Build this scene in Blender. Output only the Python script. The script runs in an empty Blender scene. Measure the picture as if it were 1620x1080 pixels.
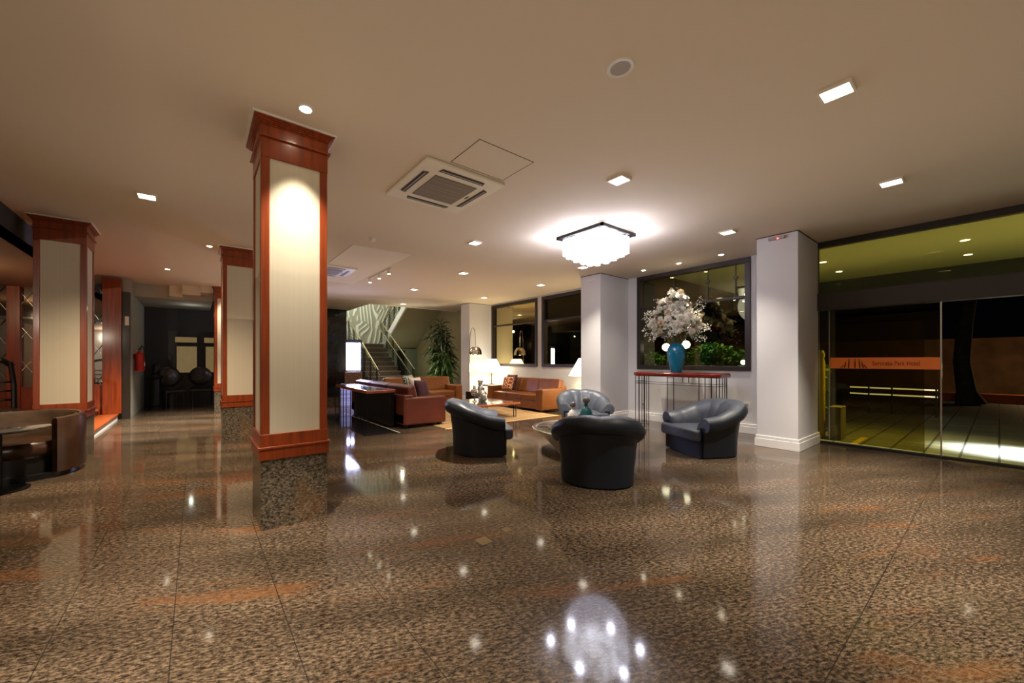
import bpy, bmesh, math, random
from mathutils import Vector, Matrix, Euler
PI = math.pi
C = bpy.context.scene.collection
S = bpy.context.scene
rnd = random.Random(7)
HC = 3.177      # ceiling height
XW = 8.034      # window wall plane

# ------------------------------------------------------------------ materials
def _nt(m):
    m.use_nodes = True
    nt = m.node_tree
    return nt, nt.nodes, nt.links, nt.nodes['Principled BSDF']

def mat(name, col, rough=0.5, metal=0.0, coat=0.0, spec=0.5, emit=None, es=0.0, sheen=0.0,
        noise=0.0, nscale=8.0, bump=0.0, bscale=60.0, stretch=(1, 1, 1), trans=0.0, ior=1.45):
    m = bpy.data.materials.new(name)
    nt, N, L, b = _nt(m)
    b.inputs['Base Color'].default_value = (*col, 1)
    b.inputs['Roughness'].default_value = rough
    b.inputs['Metallic'].default_value = metal
    b.inputs['Coat Weight'].default_value = coat
    b.inputs['Coat Roughness'].default_value = 0.12
    b.inputs['Specular IOR Level'].default_value = spec
    b.inputs['Sheen Weight'].default_value = sheen
    b.inputs['Transmission Weight'].default_value = trans
    b.inputs['IOR'].default_value = ior
    if emit:
        b.inputs['Emission Color'].default_value = (*emit, 1)
        b.inputs['Emission Strength'].default_value = es
    if noise or bump:
        tc = N.new('ShaderNodeTexCoord')
        mp = N.new('ShaderNodeMapping'); mp.inputs['Scale'].default_value = stretch
        L.new(tc.outputs['Object'], mp.inputs['Vector'])
    if noise:
        n = N.new('ShaderNodeTexNoise'); n.inputs['Scale'].default_value = nscale
        n.inputs['Detail'].default_value = 6
        L.new(mp.outputs['Vector'], n.inputs['Vector'])
        r = N.new('ShaderNodeValToRGB')
        r.color_ramp.elements[0].position = 0.3; r.color_ramp.elements[1].position = 0.7
        r.color_ramp.elements[0].color = (*[max(0, c * (1 - noise)) for c in col], 1)
        r.color_ramp.elements[1].color = (*[min(1, c * (1 + noise)) for c in col], 1)
        L.new(n.outputs['Fac'], r.inputs['Fac'])
        L.new(r.outputs['Color'], b.inputs['Base Color'])
    if bump:
        n2 = N.new('ShaderNodeTexNoise'); n2.inputs['Scale'].default_value = bscale
        L.new(mp.outputs['Vector'], n2.inputs['Vector'])
        bp = N.new('ShaderNodeBump'); bp.inputs['Strength'].default_value = bump
        bp.inputs['Distance'].default_value = 0.01
        L.new(n2.outputs['Fac'], bp.inputs['Height'])
        L.new(bp.outputs['Normal'], b.inputs['Normal'])
    return m

def granite(name, dark, mid, light, vein, rough=0.1, joints=False, gain=1.0):
    m = bpy.data.materials.new(name)
    nt, N, L, b = _nt(m)
    tc = N.new('ShaderNodeTexCoord')
    rot = N.new('ShaderNodeMapping'); rot.inputs['Rotation'].default_value = (0, 0, math.radians(23))
    L.new(tc.outputs['Object'], rot.inputs['Vector'])
    mp = N.new('ShaderNodeMapping'); mp.inputs['Scale'].default_value = (0.42, 1.0, 0.9)
    L.new(rot.outputs['Vector'], mp.inputs['Vector'])
    v = N.new('ShaderNodeTexNoise'); v.inputs['Scale'].default_value = 74; v.inputs['Detail'].default_value = 9
    v.inputs['Roughness'].default_value = 0.8
    L.new(mp.outputs['Vector'], v.inputs['Vector'])
    r = N.new('ShaderNodeValToRGB')
    e = r.color_ramp.elements
    e[0].position = 0.42; e[0].color = (*[c * gain for c in dark], 1)
    e[1].position = 0.61; e[1].color = (*[c * gain for c in light], 1)
    k = e.new(0.50); k.color = (*[c * gain for c in mid], 1)
    L.new(v.outputs['Fac'], r.inputs['Fac'])
    # broad tone variation and orange veins
    mp2 = N.new('ShaderNodeMapping'); mp2.inputs['Scale'].default_value = (0.3, 1.3, 0.6)
    L.new(rot.outputs['Vector'], mp2.inputs['Vector'])
    n2 = N.new('ShaderNodeTexNoise'); n2.inputs['Scale'].default_value = 2.2; n2.inputs['Detail'].default_value = 6
    n2.inputs['Roughness'].default_value = 0.6
    L.new(mp2.outputs['Vector'], n2.inputs['Vector'])
    r2 = N.new('ShaderNodeValToRGB')
    r2.color_ramp.elements[0].position = 0.57; r2.color_ramp.elements[0].color = (0, 0, 0, 1)
    r2.color_ramp.elements[1].position = 0.72; r2.color_ramp.elements[1].color = (0.8, 0.8, 0.8, 1)
    L.new(n2.outputs['Fac'], r2.inputs['Fac'])
    mx = N.new('ShaderNodeMix'); mx.data_type = 'RGBA'
    L.new(r2.outputs['Color'], mx.inputs['Factor'])
    L.new(r.outputs['Color'], mx.inputs['A']); mx.inputs['B'].default_value = (*[c * gain for c in vein], 1)
    n3 = N.new('ShaderNodeTexNoise'); n3.inputs['Scale'].default_value = 1.6; n3.inputs['Detail'].default_value = 3
    L.new(mp2.outputs['Vector'], n3.inputs['Vector'])
    mr = N.new('ShaderNodeMapRange'); mr.inputs['From Min'].default_value = 0.3; mr.inputs['From Max'].default_value = 0.7
    mr.inputs['To Min'].default_value = 0.5; mr.inputs['To Max'].default_value = 1.4
    L.new(n3.outputs['Fac'], mr.inputs['Value'])
    mul = N.new('ShaderNodeMix'); mul.data_type = 'RGBA'; mul.blend_type = 'MULTIPLY'; mul.inputs['Factor'].default_value = 1
    L.new(mx.outputs['Result'], mul.inputs['A']); L.new(mr.outputs['Result'], mul.inputs['B'])
    out = mul.outputs['Result']
    if joints:
        sp = N.new('ShaderNodeSeparateXYZ'); L.new(tc.outputs['Object'], sp.inputs['Vector'])
        def line(sock, off, step, w):
            a = N.new('ShaderNodeMath'); a.operation = 'SUBTRACT'; a.inputs[1].default_value = off; L.new(sock, a.inputs[0])
            d = N.new('ShaderNodeMath'); d.operation = 'DIVIDE'; d.inputs[1].default_value = step; L.new(a.outputs[0], d.inputs[0])
            f = N.new('ShaderNodeMath'); f.operation = 'FRACT'; L.new(d.outputs[0], f.inputs[0])
            g = N.new('ShaderNodeMath'); g.operation = 'LESS_THAN'; g.inputs[1].default_value = w / step; L.new(f.outputs[0], g.inputs[0])
            return g.outputs[0]
        a = line(sp.outputs['X'], -0.091, 0.4605, 0.0045)
        c = line(sp.outputs['Y'], 1.335, 0.921, 0.0045)
        o = N.new('ShaderNodeMath'); o.operation = 'MAXIMUM'; L.new(a, o.inputs[0]); L.new(c, o.inputs[1])
        o2 = N.new('ShaderNodeMath'); o2.operation = 'MULTIPLY'; o2.inputs[1].default_value = 0.8; L.new(o.outputs[0], o2.inputs[0])
        jm = N.new('ShaderNodeMix'); jm.data_type = 'RGBA'; L.new(o2.outputs[0], jm.inputs['Factor'])
        L.new(out, jm.inputs['A']); jm.inputs['B'].default_value = (0.012, 0.01, 0.009, 1)
        out = jm.outputs['Result']
    L.new(out, b.inputs['Base Color'])
    b.inputs['Roughness'].default_value = rough
    b.inputs['Specular IOR Level'].default_value = 0.34
    return m

def stripes(name, c1, c2, step, axis='Y', rough=0.9, duty=0.5):
    m = bpy.data.materials.new(name)
    nt, N, L, b = _nt(m)
    tc = N.new('ShaderNodeTexCoord')
    sp = N.new('ShaderNodeSeparateXYZ'); L.new(tc.outputs['Object'], sp.inputs['Vector'])
    n = N.new('ShaderNodeTexNoise'); n.noise_dimensions = '1D'; n.inputs['Scale'].default_value = 1.0 / step
    n.inputs['Detail'].default_value = 2
    L.new(sp.outputs[axis], n.inputs['W'])
    r = N.new('ShaderNodeValToRGB')
    r.color_ramp.elements[0].position = 0.36; r.color_ramp.elements[0].color = (*c1, 1)
    r.color_ramp.elements[1].position = 0.64; r.color_ramp.elements[1].color = (*c2, 1)
    L.new(n.outputs['Fac'], r.inputs['Fac']); L.new(r.outputs['Color'], b.inputs['Base Color'])
    b.inputs['Roughness'].default_value = rough
    return m

def wood(name, col, rough=0.28, coat=0.35, stretch=(9, 9, 0.6), amp=0.3):
    return mat(name, col, rough=rough, coat=coat, noise=amp, nscale=3.0, stretch=stretch)

def glass(name, tint, refl, base=0.12, ior=1.5, rough=0.0):
    m = bpy.data.materials.new(name)
    m.use_nodes = True
    nt = m.node_tree; N = nt.nodes; L = nt.links
    N.clear()
    out = N.new('ShaderNodeOutputMaterial')
    tr = N.new('ShaderNodeBsdfTransparent'); tr.inputs['Color'].default_value = (*tint, 1)
    gl = N.new('ShaderNodeBsdfGlossy'); gl.inputs['Color'].default_value = (*refl, 1); gl.inputs['Roughness'].default_value = rough
    fr = N.new('ShaderNodeFresnel'); fr.inputs['IOR'].default_value = ior
    ad = N.new('ShaderNodeMath'); ad.operation = 'ADD'; ad.use_clamp = True; ad.inputs[1].default_value = base
    L.new(fr.outputs[0], ad.inputs[0])
    mx = N.new('ShaderNodeMixShader')
    L.new(ad.outputs[0], mx.inputs[0]); L.new(tr.outputs[0], mx.inputs[1]); L.new(gl.outputs[0], mx.inputs[2])
    L.new(mx.outputs[0], out.inputs['Surface'])
    return m

def emitter(name, col, s):
    return mat(name, (0.8, 0.8, 0.8), emit=col, es=s)

def relief(name):
    m = mat(name, (0.5, 0.52, 0.46), rough=0.55)
    nt = m.node_tree; N = nt.nodes; L = nt.links; b = N['Principled BSDF']
    tc = N.new('ShaderNodeTexCoord')
    def strokes(ang, sc, dist):
        rt = N.new('ShaderNodeMapping'); rt.inputs['Rotation'].default_value = (0, math.radians(ang), 0)
        L.new(tc.outputs['Object'], rt.inputs['Vector'])
        mp = N.new('ShaderNodeMapping'); mp.inputs['Scale'].default_value = (1.0, 1.0, 0.5)
        L.new(rt.outputs['Vector'], mp.inputs['Vector'])
        w = N.new('ShaderNodeTexWave'); w.wave_type = 'BANDS'; w.bands_direction = 'X'
        w.inputs['Scale'].default_value = sc; w.inputs['Distortion'].default_value = dist
        w.inputs['Detail'].default_value = 0.8; w.inputs['Detail Scale'].default_value = 0.9
        L.new(mp.outputs['Vector'], w.inputs['Vector'])
        return w.outputs['Fac']
    a = strokes(-22, 1.5, 12.0); c = strokes(6, 1.7, 11.0)
    n = N.new('ShaderNodeTexNoise'); n.inputs['Scale'].default_value = 1.3; n.inputs['Detail'].default_value = 1
    L.new(tc.outputs['Object'], n.inputs['Vector'])
    g = N.new('ShaderNodeMapRange'); g.inputs['From Min'].default_value = 0.46; g.inputs['From Max'].default_value = 0.54
    L.new(n.outputs['Fac'], g.inputs['Value'])
    mx = N.new('ShaderNodeMix'); mx.data_type = 'FLOAT'
    L.new(g.outputs['Result'], mx.inputs['Factor']); L.new(a, mx.inputs['A']); L.new(c, mx.inputs['B'])
    r = N.new('ShaderNodeValToRGB')
    r.color_ramp.elements[0].position = 0.62; r.color_ramp.elements[0].color = (0.34, 0.34, 0.27, 1)
    r.color_ramp.elements[1].position = 0.88; r.color_ramp.elements[1].color = (0.75, 0.77, 0.7, 1)
    L.new(mx.outputs['Result'], r.inputs['Fac']); L.new(r.outputs['Color'], b.inputs['Base Color'])
    bp = N.new('ShaderNodeBump'); bp.inputs['Strength'].default_value = 0.5; bp.inputs['Distance'].default_value = 0.04
    L.new(mx.outputs['Result'], bp.inputs['Height']); L.new(bp.outputs['Normal'], b.inputs['Normal'])
    return m

def paver(name):
    m = mat(name, (0.16, 0.17, 0.15), rough=0.75)
    nt = m.node_tree; N = nt.nodes; L = nt.links; b = N['Principled BSDF']
    tc = N.new('ShaderNodeTexCoord')
    br = N.new('ShaderNodeTexBrick'); br.offset = 0.0
    br.inputs['Scale'].default_value = 1.0; br.inputs['Brick Width'].default_value = 0.32; br.inputs['Row Height'].default_value = 0.32
    br.inputs['Mortar Size'].default_value = 0.012
    br.inputs['Color1'].default_value = (0.17, 0.18, 0.17, 1); br.inputs['Color2'].default_value = (0.12, 0.13, 0.12, 1)
    br.inputs['Mortar'].default_value = (0.02, 0.02, 0.02, 1)
    L.new(tc.outputs['Object'], br.inputs['Vector']); L.new(br.outputs['Color'], b.inputs['Base Color'])
    return m

def patterned(name, c1, c2, scale):
    m = mat(name, c1, rough=0.9, sheen=0.2)
    nt = m.node_tree; N = nt.nodes; L = nt.links; b = N['Principled BSDF']
    tc = N.new('ShaderNodeTexCoord')
    v = N.new('ShaderNodeTexVoronoi'); v.feature = 'F1'; v.inputs['Scale'].default_value = scale; v.inputs['Randomness'].default_value = 0.15
    L.new(tc.outputs['Object'], v.inputs['Vector'])
    mt = N.new('ShaderNodeMath'); mt.operation = 'PINGPONG'; mt.inputs[1].default_value = 0.17; L.new(v.outputs['Distance'], mt.inputs[0])
    g = N.new('ShaderNodeMath'); g.operation = 'GREATER_THAN'; g.inputs[1].default_value = 0.075; L.new(mt.outputs[0], g.inputs[0])
    mx = N.new('ShaderNodeMix'); mx.data_type = 'RGBA'; L.new(g.outputs[0], mx.inputs['Factor'])
    mx.inputs['A'].default_value = (*c1, 1); mx.inputs['B'].default_value = (*c2, 1)
    L.new(mx.outputs['Result'], b.inputs['Base Color'])
    return m

M = {}
M['floor'] = granite('polished_granite_floor', (0.020, 0.016, 0.012), (0.15, 0.10, 0.062), (0.42, 0.30, 0.19), (0.36, 0.14, 0.045), rough=0.075, joints=True, gain=0.50)
M['base'] = granite('dark_granite_cladding', (0.02, 0.018, 0.014), (0.10, 0.08, 0.055), (0.25, 0.2, 0.14), (0.2, 0.09, 0.03), rough=0.15)
M['band'] = mat('black_granite', (0.012, 0.012, 0.016), rough=0.06, noise=0.3, nscale=60)
M['ceil'] = mat('ceiling_paint', (0.71, 0.615, 0.49), rough=0.9)
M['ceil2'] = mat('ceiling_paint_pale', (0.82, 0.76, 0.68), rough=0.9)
M['wall'] = mat('wall_paint', (0.66, 0.65, 0.66), rough=0.85)
M['trim'] = mat('white_trim_paint', (0.82, 0.8, 0.78), rough=0.45)
M['shadowgap'] = mat('dark_shadow_gap', (0.05, 0.04, 0.035), rough=0.9)
M['bulk'] = mat('bulkhead_dark_paint', (0.045, 0.045, 0.05), rough=0.7)
M['barceil'] = mat('bar_ceiling_paint', (0.2, 0.12, 0.07), rough=0.8)
M['hallceil'] = mat('hall_ceiling_paint', (0.45, 0.42, 0.36), rough=0.9)
M['hallwall'] = mat('hall_wall_paint', (0.42, 0.42, 0.36), rough=0.85)
M['wood'] = wood('mahogany_wood', (0.235, 0.040, 0.007), rough=0.33, coat=0.25)
M['wood2'] = wood('orange_wood', (0.34, 0.075, 0.015))
M['darkwood'] = wood('dark_wood', (0.02, 0.013, 0.009), rough=0.4)
M['tablewood'] = wood('cherry_table_wood', (0.42, 0.1, 0.025), rough=0.12, coat=0.8, stretch=(3, 3, 3))
M['redlacquer'] = wood('red_lacquer_wood', (0.15, 0.012, 0.007), rough=0.12, coat=0.8, stretch=(3, 3, 3))
M['panel'] = stripes('cream_fabric_panel', (0.58, 0.51, 0.38), (0.62, 0.55, 0.42), 0.008, axis='X', rough=0.85)
M['panely'] = stripes('cream_fabric_panel_side', (0.58, 0.51, 0.38), (0.62, 0.55, 0.42), 0.008, axis='Y', rough=0.85)
M['winframe'] = mat('bronze_window_frame', (0.035, 0.026, 0.024), rough=0.4, metal=0.3)
M['pane'] = glass('window_glass', (0.62, 0.6, 0.42), (0.60, 0.56, 0.30), base=0.10, ior=1.6)
M['panefar'] = glass('far_window_glass', (0.5, 0.45, 0.3), (0.5, 0.42, 0.22), base=0.02, ior=1.5)
M['panedoor'] = glass('tinted_door_glass', (0.42, 0.38, 0.14), (0.5, 0.48, 0.3), base=0.05)
M['paneclear'] = glass('clear_transom_glass', (0.75, 0.70, 0.36), (0.25, 0.22, 0.12), base=0.0)
M['doorframe'] = mat('dark_bronze_door_frame', (0.022, 0.014, 0.01), rough=0.45)
M['steel'] = mat('brushed_steel', (0.6, 0.58, 0.55), rough=0.25, metal=1)
M['chrome'] = mat('chrome', (0.75, 0.72, 0.68), rough=0.08, metal=1)
M['brass'] = mat('brass', (0.22, 0.15, 0.06), rough=0.5, metal=0.5)
M['orange'] = mat('orange_banner', (0.6, 0.13, 0.012), rough=0.5, emit=(0.8, 0.17, 0.02), es=0.1)  # slight emission brightens the strip, though it is no lamp
M['orangetext'] = mat('dark_red_lettering', (0.16, 0.02, 0.006), rough=0.6)
M['slate'] = mat('slate_leather', (0.008, 0.0105, 0.0165), rough=0.5, spec=0.35, bump=0.08, bscale=90)
M['slate_lit'] = mat('slate_leather_lit', (0.058, 0.066, 0.084), rough=0.38, spec=0.4, bump=0.08, bscale=90)  # paler copy of the slate leather, light on inner faces painted in
M['cognac'] = mat('cognac_leather', (0.19, 0.066, 0.016), rough=0.3, noise=0.12, nscale=5, bump=0.05, bscale=70)
M['russet'] = mat('russet_leather', (0.15, 0.036, 0.02), rough=0.36, noise=0.12, nscale=5, bump=0.05, bscale=70)
M['brownleather'] = mat('aged_brown_leather', (0.034, 0.014, 0.006), rough=0.28, noise=0.45, nscale=6)
M['brownsuede'] = mat('tan_suede', (0.07, 0.038, 0.018), rough=0.7, noise=0.3, nscale=9)
M['black'] = mat('black_lacquer', (0.008, 0.008, 0.008), rough=0.3)
M['blackmetal'] = mat('black_iron', (0.012, 0.011, 0.011), rough=0.4, metal=0.6)
M['blackmarble'] = mat('black_marble', (0.012, 0.013, 0.014), rough=0.1, noise=0.5, nscale=4)
M['ivory'] = mat('ivory_enamel', (0.62, 0.56, 0.45), rough=0.3)
M['glasstop'] = mat('smoked_glass_top', (0.05, 0.05, 0.045), rough=0.04, coat=1.0, spec=0.9)
M['blueglaze'] = mat('turquoise_glaze', (0.0, 0.16, 0.29), rough=0.12, coat=0.6)
M['tealglass'] = mat('teal_glass', (0.0, 0.10, 0.12), rough=0.06, coat=0.8)
M['whiteglass'] = mat('frosted_white_glass', (0.75, 0.72, 0.68), rough=0.2, coat=0.4)
M['smokeglass'] = mat('smoke_glass_stopper', (0.16, 0.15, 0.14), rough=0.08, coat=0.8)
M['silver'] = mat('mercury_glass', (0.8, 0.77, 0.72), rough=0.12, metal=0.85, noise=0.3, nscale=14)
M['white'] = mat('white_plastic', (0.75, 0.72, 0.68), rough=0.4)
M['beige'] = mat('beige_plastic', (0.74, 0.68, 0.57), rough=0.45)
M['grille'] = stripes('louvre_grille', (0.10, 0.075, 0.05), (0.26, 0.21, 0.15), 0.012, axis='Y', rough=0.6)
M['vent'] = mat('vent_slot', (0.03, 0.022, 0.016), rough=0.6)
M['grey'] = mat('grey_mesh', (0.4, 0.36, 0.33), rough=0.7)
M['lamp_on'] = emitter('downlight_glow', (1.0, 0.9, 0.74), 14)
M['lamp_warm'] = emitter('halogen_glow', (1.0, 0.86, 0.62), 30)
M['crystal'] = emitter('lit_crystal', (0.9, 0.9, 1.0), 14)
_n = M['crystal'].node_tree
_oi = _n.nodes.new('ShaderNodeObjectInfo'); _mr = _n.nodes.new('ShaderNodeMapRange')
_mr.inputs['To Min'].default_value = 1.5; _mr.inputs['To Max'].default_value = 9.0
_pw = _n.nodes.new('ShaderNodeMath'); _pw.operation = 'POWER'; _pw.inputs[1].default_value = 2.5
_n.links.new(_oi.outputs['Random'], _pw.inputs[0]); _n.links.new(_pw.outputs[0], _mr.inputs['Value'])
_n.links.new(_mr.outputs['Result'], _n.nodes['Principled BSDF'].inputs['Emission Strength'])
M['shade_on'] = emitter('lit_lamp_shade', (1.0, 0.88, 0.62), 7)
M['screen'] = emitter('lit_screen', (0.62, 0.66, 1.0), 14)
M['bulb'] = emitter('lit_bulb', (1.0, 0.85, 0.6), 12)
M['globe'] = emitter('lit_garden_globe', (1.0, 1.0, 0.95), 9)
M['red_led'] = emitter('red_led', (1.0, 0.05, 0.05), 8)
M['tube'] = emitter('lit_tube', (1.0, 1.0, 0.85), 1.2)
M['extred'] = mat('red_enamel', (0.45, 0.02, 0.015), rough=0.3)
M['leaf'] = mat('leaf_green', (0.045, 0.10, 0.02), rough=0.45, noise=0.5, nscale=20)
M['leafd'] = mat('leaf_dark_green', (0.02, 0.045, 0.012), rough=0.45, noise=0.5, nscale=20)
M['hedge'] = mat('hedge_green', (0.05, 0.16, 0.015), rough=0.6, noise=0.6, nscale=8)
M['petal'] = mat('white_petal', (0.82, 0.78, 0.68), rough=0.7)
M['petalc'] = mat('cream_petal', (0.75, 0.6, 0.42), rough=0.7)
M['petalr'] = mat('red_petal', (0.4, 0.04, 0.03), rough=0.7)
M['stem'] = mat('olive_stem', (0.16, 0.15, 0.06), rough=0.7)
M['twig'] = mat('pink_twig', (0.5, 0.25, 0.17), rough=0.8)
M['bark'] = mat('tree_bark', (0.03, 0.024, 0.018), rough=0.9, noise=0.5, nscale=10)
M['soil'] = mat('dark_soil', (0.02, 0.016, 0.012), rough=0.9)
M['rug'] = stripes('striped_tan_rug', (0.16, 0.08, 0.03), (0.60, 0.40, 0.18), 0.085, axis='Y', rough=0.95)
M['stair'] = mat('dark_granite_step', (0.10, 0.08, 0.06), rough=0.35, noise=0.4, nscale=30)
M['stairlight'] = mat('pale_step_edge', (0.25, 0.22, 0.17), rough=0.4)
M['olive'] = mat('olive_stair_soffit', (0.42, 0.36, 0.21), rough=0.8)
M['green_wall'] = mat('pale_green_wall', (0.24, 0.27, 0.2), rough=0.8)
M['relief'] = relief('wave_relief_plaster')
M['rail'] = mat('brass_rail', (0.6, 0.55, 0.38), rough=0.25, metal=0.9)
M['purple'] = mat('plum_velvet', (0.055, 0.008, 0.018), rough=0.7, sheen=0.1)
M['whitefab'] = mat('white_fabric', (0.75, 0.7, 0.66), rough=0.9)
M['tealfab'] = patterned('teal_print_fabric', (0.6, 0.55, 0.42), (0.02, 0.12, 0.13), 9)
M['suzani'] = patterned('red_cream_print_fabric', (0.72, 0.56, 0.3), (0.33, 0.03, 0.015), 9.5)
M['mirror'] = mat('dim_mirror', (0.42, 0.4, 0.36), rough=0.04, metal=1)
M['paver'] = paver('stone_pavers')
M['canopy'] = mat('canopy_paint', (0.62, 0.55, 0.26), rough=0.8)
M['darkbeam'] = mat('canopy_beam', (0.03, 0.035, 0.04), rough=0.7)
M['kerb'] = mat('orange_kerb', (0.55, 0.12, 0.02), rough=0.8)
M['extwall'] = mat('brown_exterior_wall', (0.22, 0.13, 0.07), rough=0.9, noise=0.3, nscale=2)
M['yellow'] = mat('yellow_paint', (0.6, 0.42, 0.03), rough=0.6)
M['planter'] = mat('grey_stone', (0.3, 0.28, 0.22), rough=0.8)
M['brownstone'] = mat('brown_marble', (0.22, 0.13, 0.07), rough=0.12, noise=0.5, nscale=22)
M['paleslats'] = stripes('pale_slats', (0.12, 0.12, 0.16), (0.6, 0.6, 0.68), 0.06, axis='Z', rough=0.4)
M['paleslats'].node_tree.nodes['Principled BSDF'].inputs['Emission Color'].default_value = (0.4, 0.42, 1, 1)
M['paleslats'].node_tree.nodes['Principled BSDF'].inputs['Emission Strength'].default_value = 0.45  # blue emission paints the screen's light onto the slats
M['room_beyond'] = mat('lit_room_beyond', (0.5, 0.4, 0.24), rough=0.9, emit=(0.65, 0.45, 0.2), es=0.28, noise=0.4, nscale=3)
M['orangefruit'] = mat('orange_glaze', (0.7, 0.1, 0.02), rough=0.5)

# ------------------------------------------------------------------ geometry
class MB:
    def __init__(s): s.bm = bmesh.new()
    def box(s, x0, x1, y0, y1, z0, z1):
        return s.obox(((x0 + x1) / 2, (y0 + y1) / 2, (z0 + z1) / 2), (x1 - x0, y1 - y0, z1 - z0))
    def obox(s, c, d, rot=(0, 0, 0)):
        mtx = Matrix.Translation(c) @ Euler(rot).to_matrix().to_4x4() @ Matrix.Diagonal((*d, 1))
        bmesh.ops.create_cube(s.bm, size=1, matrix=mtx)
        return s
    def quad(s, *p):
        s.bm.faces.new([s.bm.verts.new(q) for q in p]); return s
    def prism(s, pts, z0, z1):
        a = [s.bm.verts.new((x, y, z0)) for x, y in pts]; b = [s.bm.verts.new((x, y, z1)) for x, y in pts]
        n = len(pts)
        s.bm.faces.new(a[::-1]); s.bm.faces.new(b)
        for i in range(n): s.bm.faces.new([a[i], a[(i + 1) % n], b[(i + 1) % n], b[i]])
        return s
    def lathe(s, prof, c=(0, 0, 0), n=28, cap=True):
        rings = []
        for r, z in prof:
            rings.append([s.bm.verts.new((c[0] + r * math.cos(2 * PI * i / n), c[1] + r * math.sin(2 * PI * i / n), c[2] + z)) for i in range(n)])
        for a, b in zip(rings, rings[1:]):
            for i in range(n): s.bm.faces.new([a[i], a[(i + 1) % n], b[(i + 1) % n], b[i]])
        if cap:
            s.bm.faces.new(rings[0][::-1]); s.bm.faces.new(rings[-1])
        return s
    def tube(s, path, r, n=8, cap=True):
        path = [Vector(p) for p in path]
        rs = r if isinstance(r, (list, tuple)) else [r] * len(path)
        rings = []
        up = Vector((0, 0, 1))
        prev = None
        for i, p in enumerate(path):
            t = (path[min(i + 1, len(path) - 1)] - path[max(i - 1, 0)]).normalized()
            if prev is None:
                a = t.cross(up)
                if a.length < 1e-3: a = t.cross(Vector((1, 0, 0)))
            else:
                a = prev - t * prev.dot(t)
            a.normalize(); prev = a.copy(); b = t.cross(a)
            rings.append([s.bm.verts.new(p + (a * math.cos(2 * PI * k / n) + b * math.sin(2 * PI * k / n)) * rs[i]) for k in range(n)])
        for u, v in zip(rings, rings[1:]):
            for k in range(n): s.bm.faces.new([u[k], u[(k + 1) % n], v[(k + 1) % n], v[k]])
        if cap:
            s.bm.faces.new(rings[0][::-1]); s.bm.faces.new(rings[-1])
        return s
    def ball(s, c, r, sub=2, sc=(1, 1, 1)):
        bmesh.ops.create_icosphere(s.bm, subdivisions=sub, radius=r, matrix=Matrix.Translation(c) @ Matrix.Diagonal((*sc, 1)))
        return s
    def leaf(s, base, direction, ln, w, droop=0.3, twist=0.0):
        d = Vector(direction).normalized()
        side = d.cross(Vector((0, 0, 1)))
        if side.length < 1e-3: side = Vector((1, 0, 0))
        side.normalize()
        side = Matrix.Rotation(twist, 3, d) @ side
        p0 = Vector(base); L = []
        for t, k in ((0, 0.15), (0.35, 1), (0.7, 0.75), (1, 0.02)):
            p = p0 + d * ln * t + Vector((0, 0, -droop * ln * t * t))
            L.append((s.bm.verts.new(p - side * w * k / 2), s.bm.verts.new(p + side * w * k / 2)))
        for a, b in zip(L, L[1:]): s.bm.faces.new([a[0], a[1], b[1], b[0]])
        return s

def obj(name, mb, m, parent=None, bevel=0.0, smooth=False, seg=2, sub=0, angle=40):
    me = bpy.data.meshes.new(name)
    bmesh.ops.recalc_face_normals(mb.bm, faces=mb.bm.faces)
    mb.bm.to_mesh(me); mb.bm.free()
    me.materials.append(m)
    if smooth:
        for p in me.polygons: p.use_smooth = True
        me.set_sharp_from_angle(angle=math.radians(angle))
    o = bpy.data.objects.new(name, me); C.objects.link(o)
    if parent is not None: o.parent = parent
    if bevel:
        bv = o.modifiers.new('bevel', 'BEVEL'); bv.width = bevel; bv.segments = seg; bv.limit_method = 'ANGLE'
        for p in me.polygons: p.use_smooth = True
        me.set_sharp_from_angle(angle=math.radians(89))
        bv.harden_normals = True
    if sub:
        sm = o.modifiers.new('sub', 'SUBSURF'); sm.levels = sub; sm.render_levels = sub
    return o

def box(name, b, m, parent=None, bevel=0.0, **k): return obj(name, MB().box(*b), m, parent, bevel, **k)

def tag(o, label, cat, group=None):
    o['label'] = label; o['category'] = cat
    if group: o['group'] = group
    return o
def thing(name, label, cat, loc=(0, 0, 0), rz=0.0, group=None):
    o = bpy.data.objects.new(name, None); C.objects.link(o)
    o.location = loc; o.rotation_euler = (0, 0, rz); o.empty_display_size = 0.1
    return tag(o, label, cat, group)
def struct(o):
    o['kind'] = 'structure'; return o
def sroot(name, loc=(0, 0, 0)):
    o = bpy.data.objects.new(name, None); C.objects.link(o); o.location = loc
    o['kind'] = 'structure'; return o
def dup(root, loc, rz=None, label=None, group=None):
    r = root.copy(); C.objects.link(r); r.location = loc
    if rz is not None: r.rotation_euler = (0, 0, rz)
    if label: r['label'] = label
    if group: r['group'] = group
    for ch in list(root.children):
        c = ch.copy(); C.objects.link(c); c.parent = r
        for g in list(ch.children):
            d = g.copy(); C.objects.link(d); d.parent = c
    return r

# ------------------------------------------------------------------ room shell
struct(box('floor', (-5.5, XW + 0.03, -4.0, 17.0, -0.12, 0.0), M['floor']))
struct(box('trim_1', (2.36, 2.98, 6.42, 9.6, 0.0005, 0.003), M['band']))          # black granite band by the sofas
struct(box('trim_2', (2.985, 3.0, 6.36, 9.6, 0.0006, 0.004), M['trim']))

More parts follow.
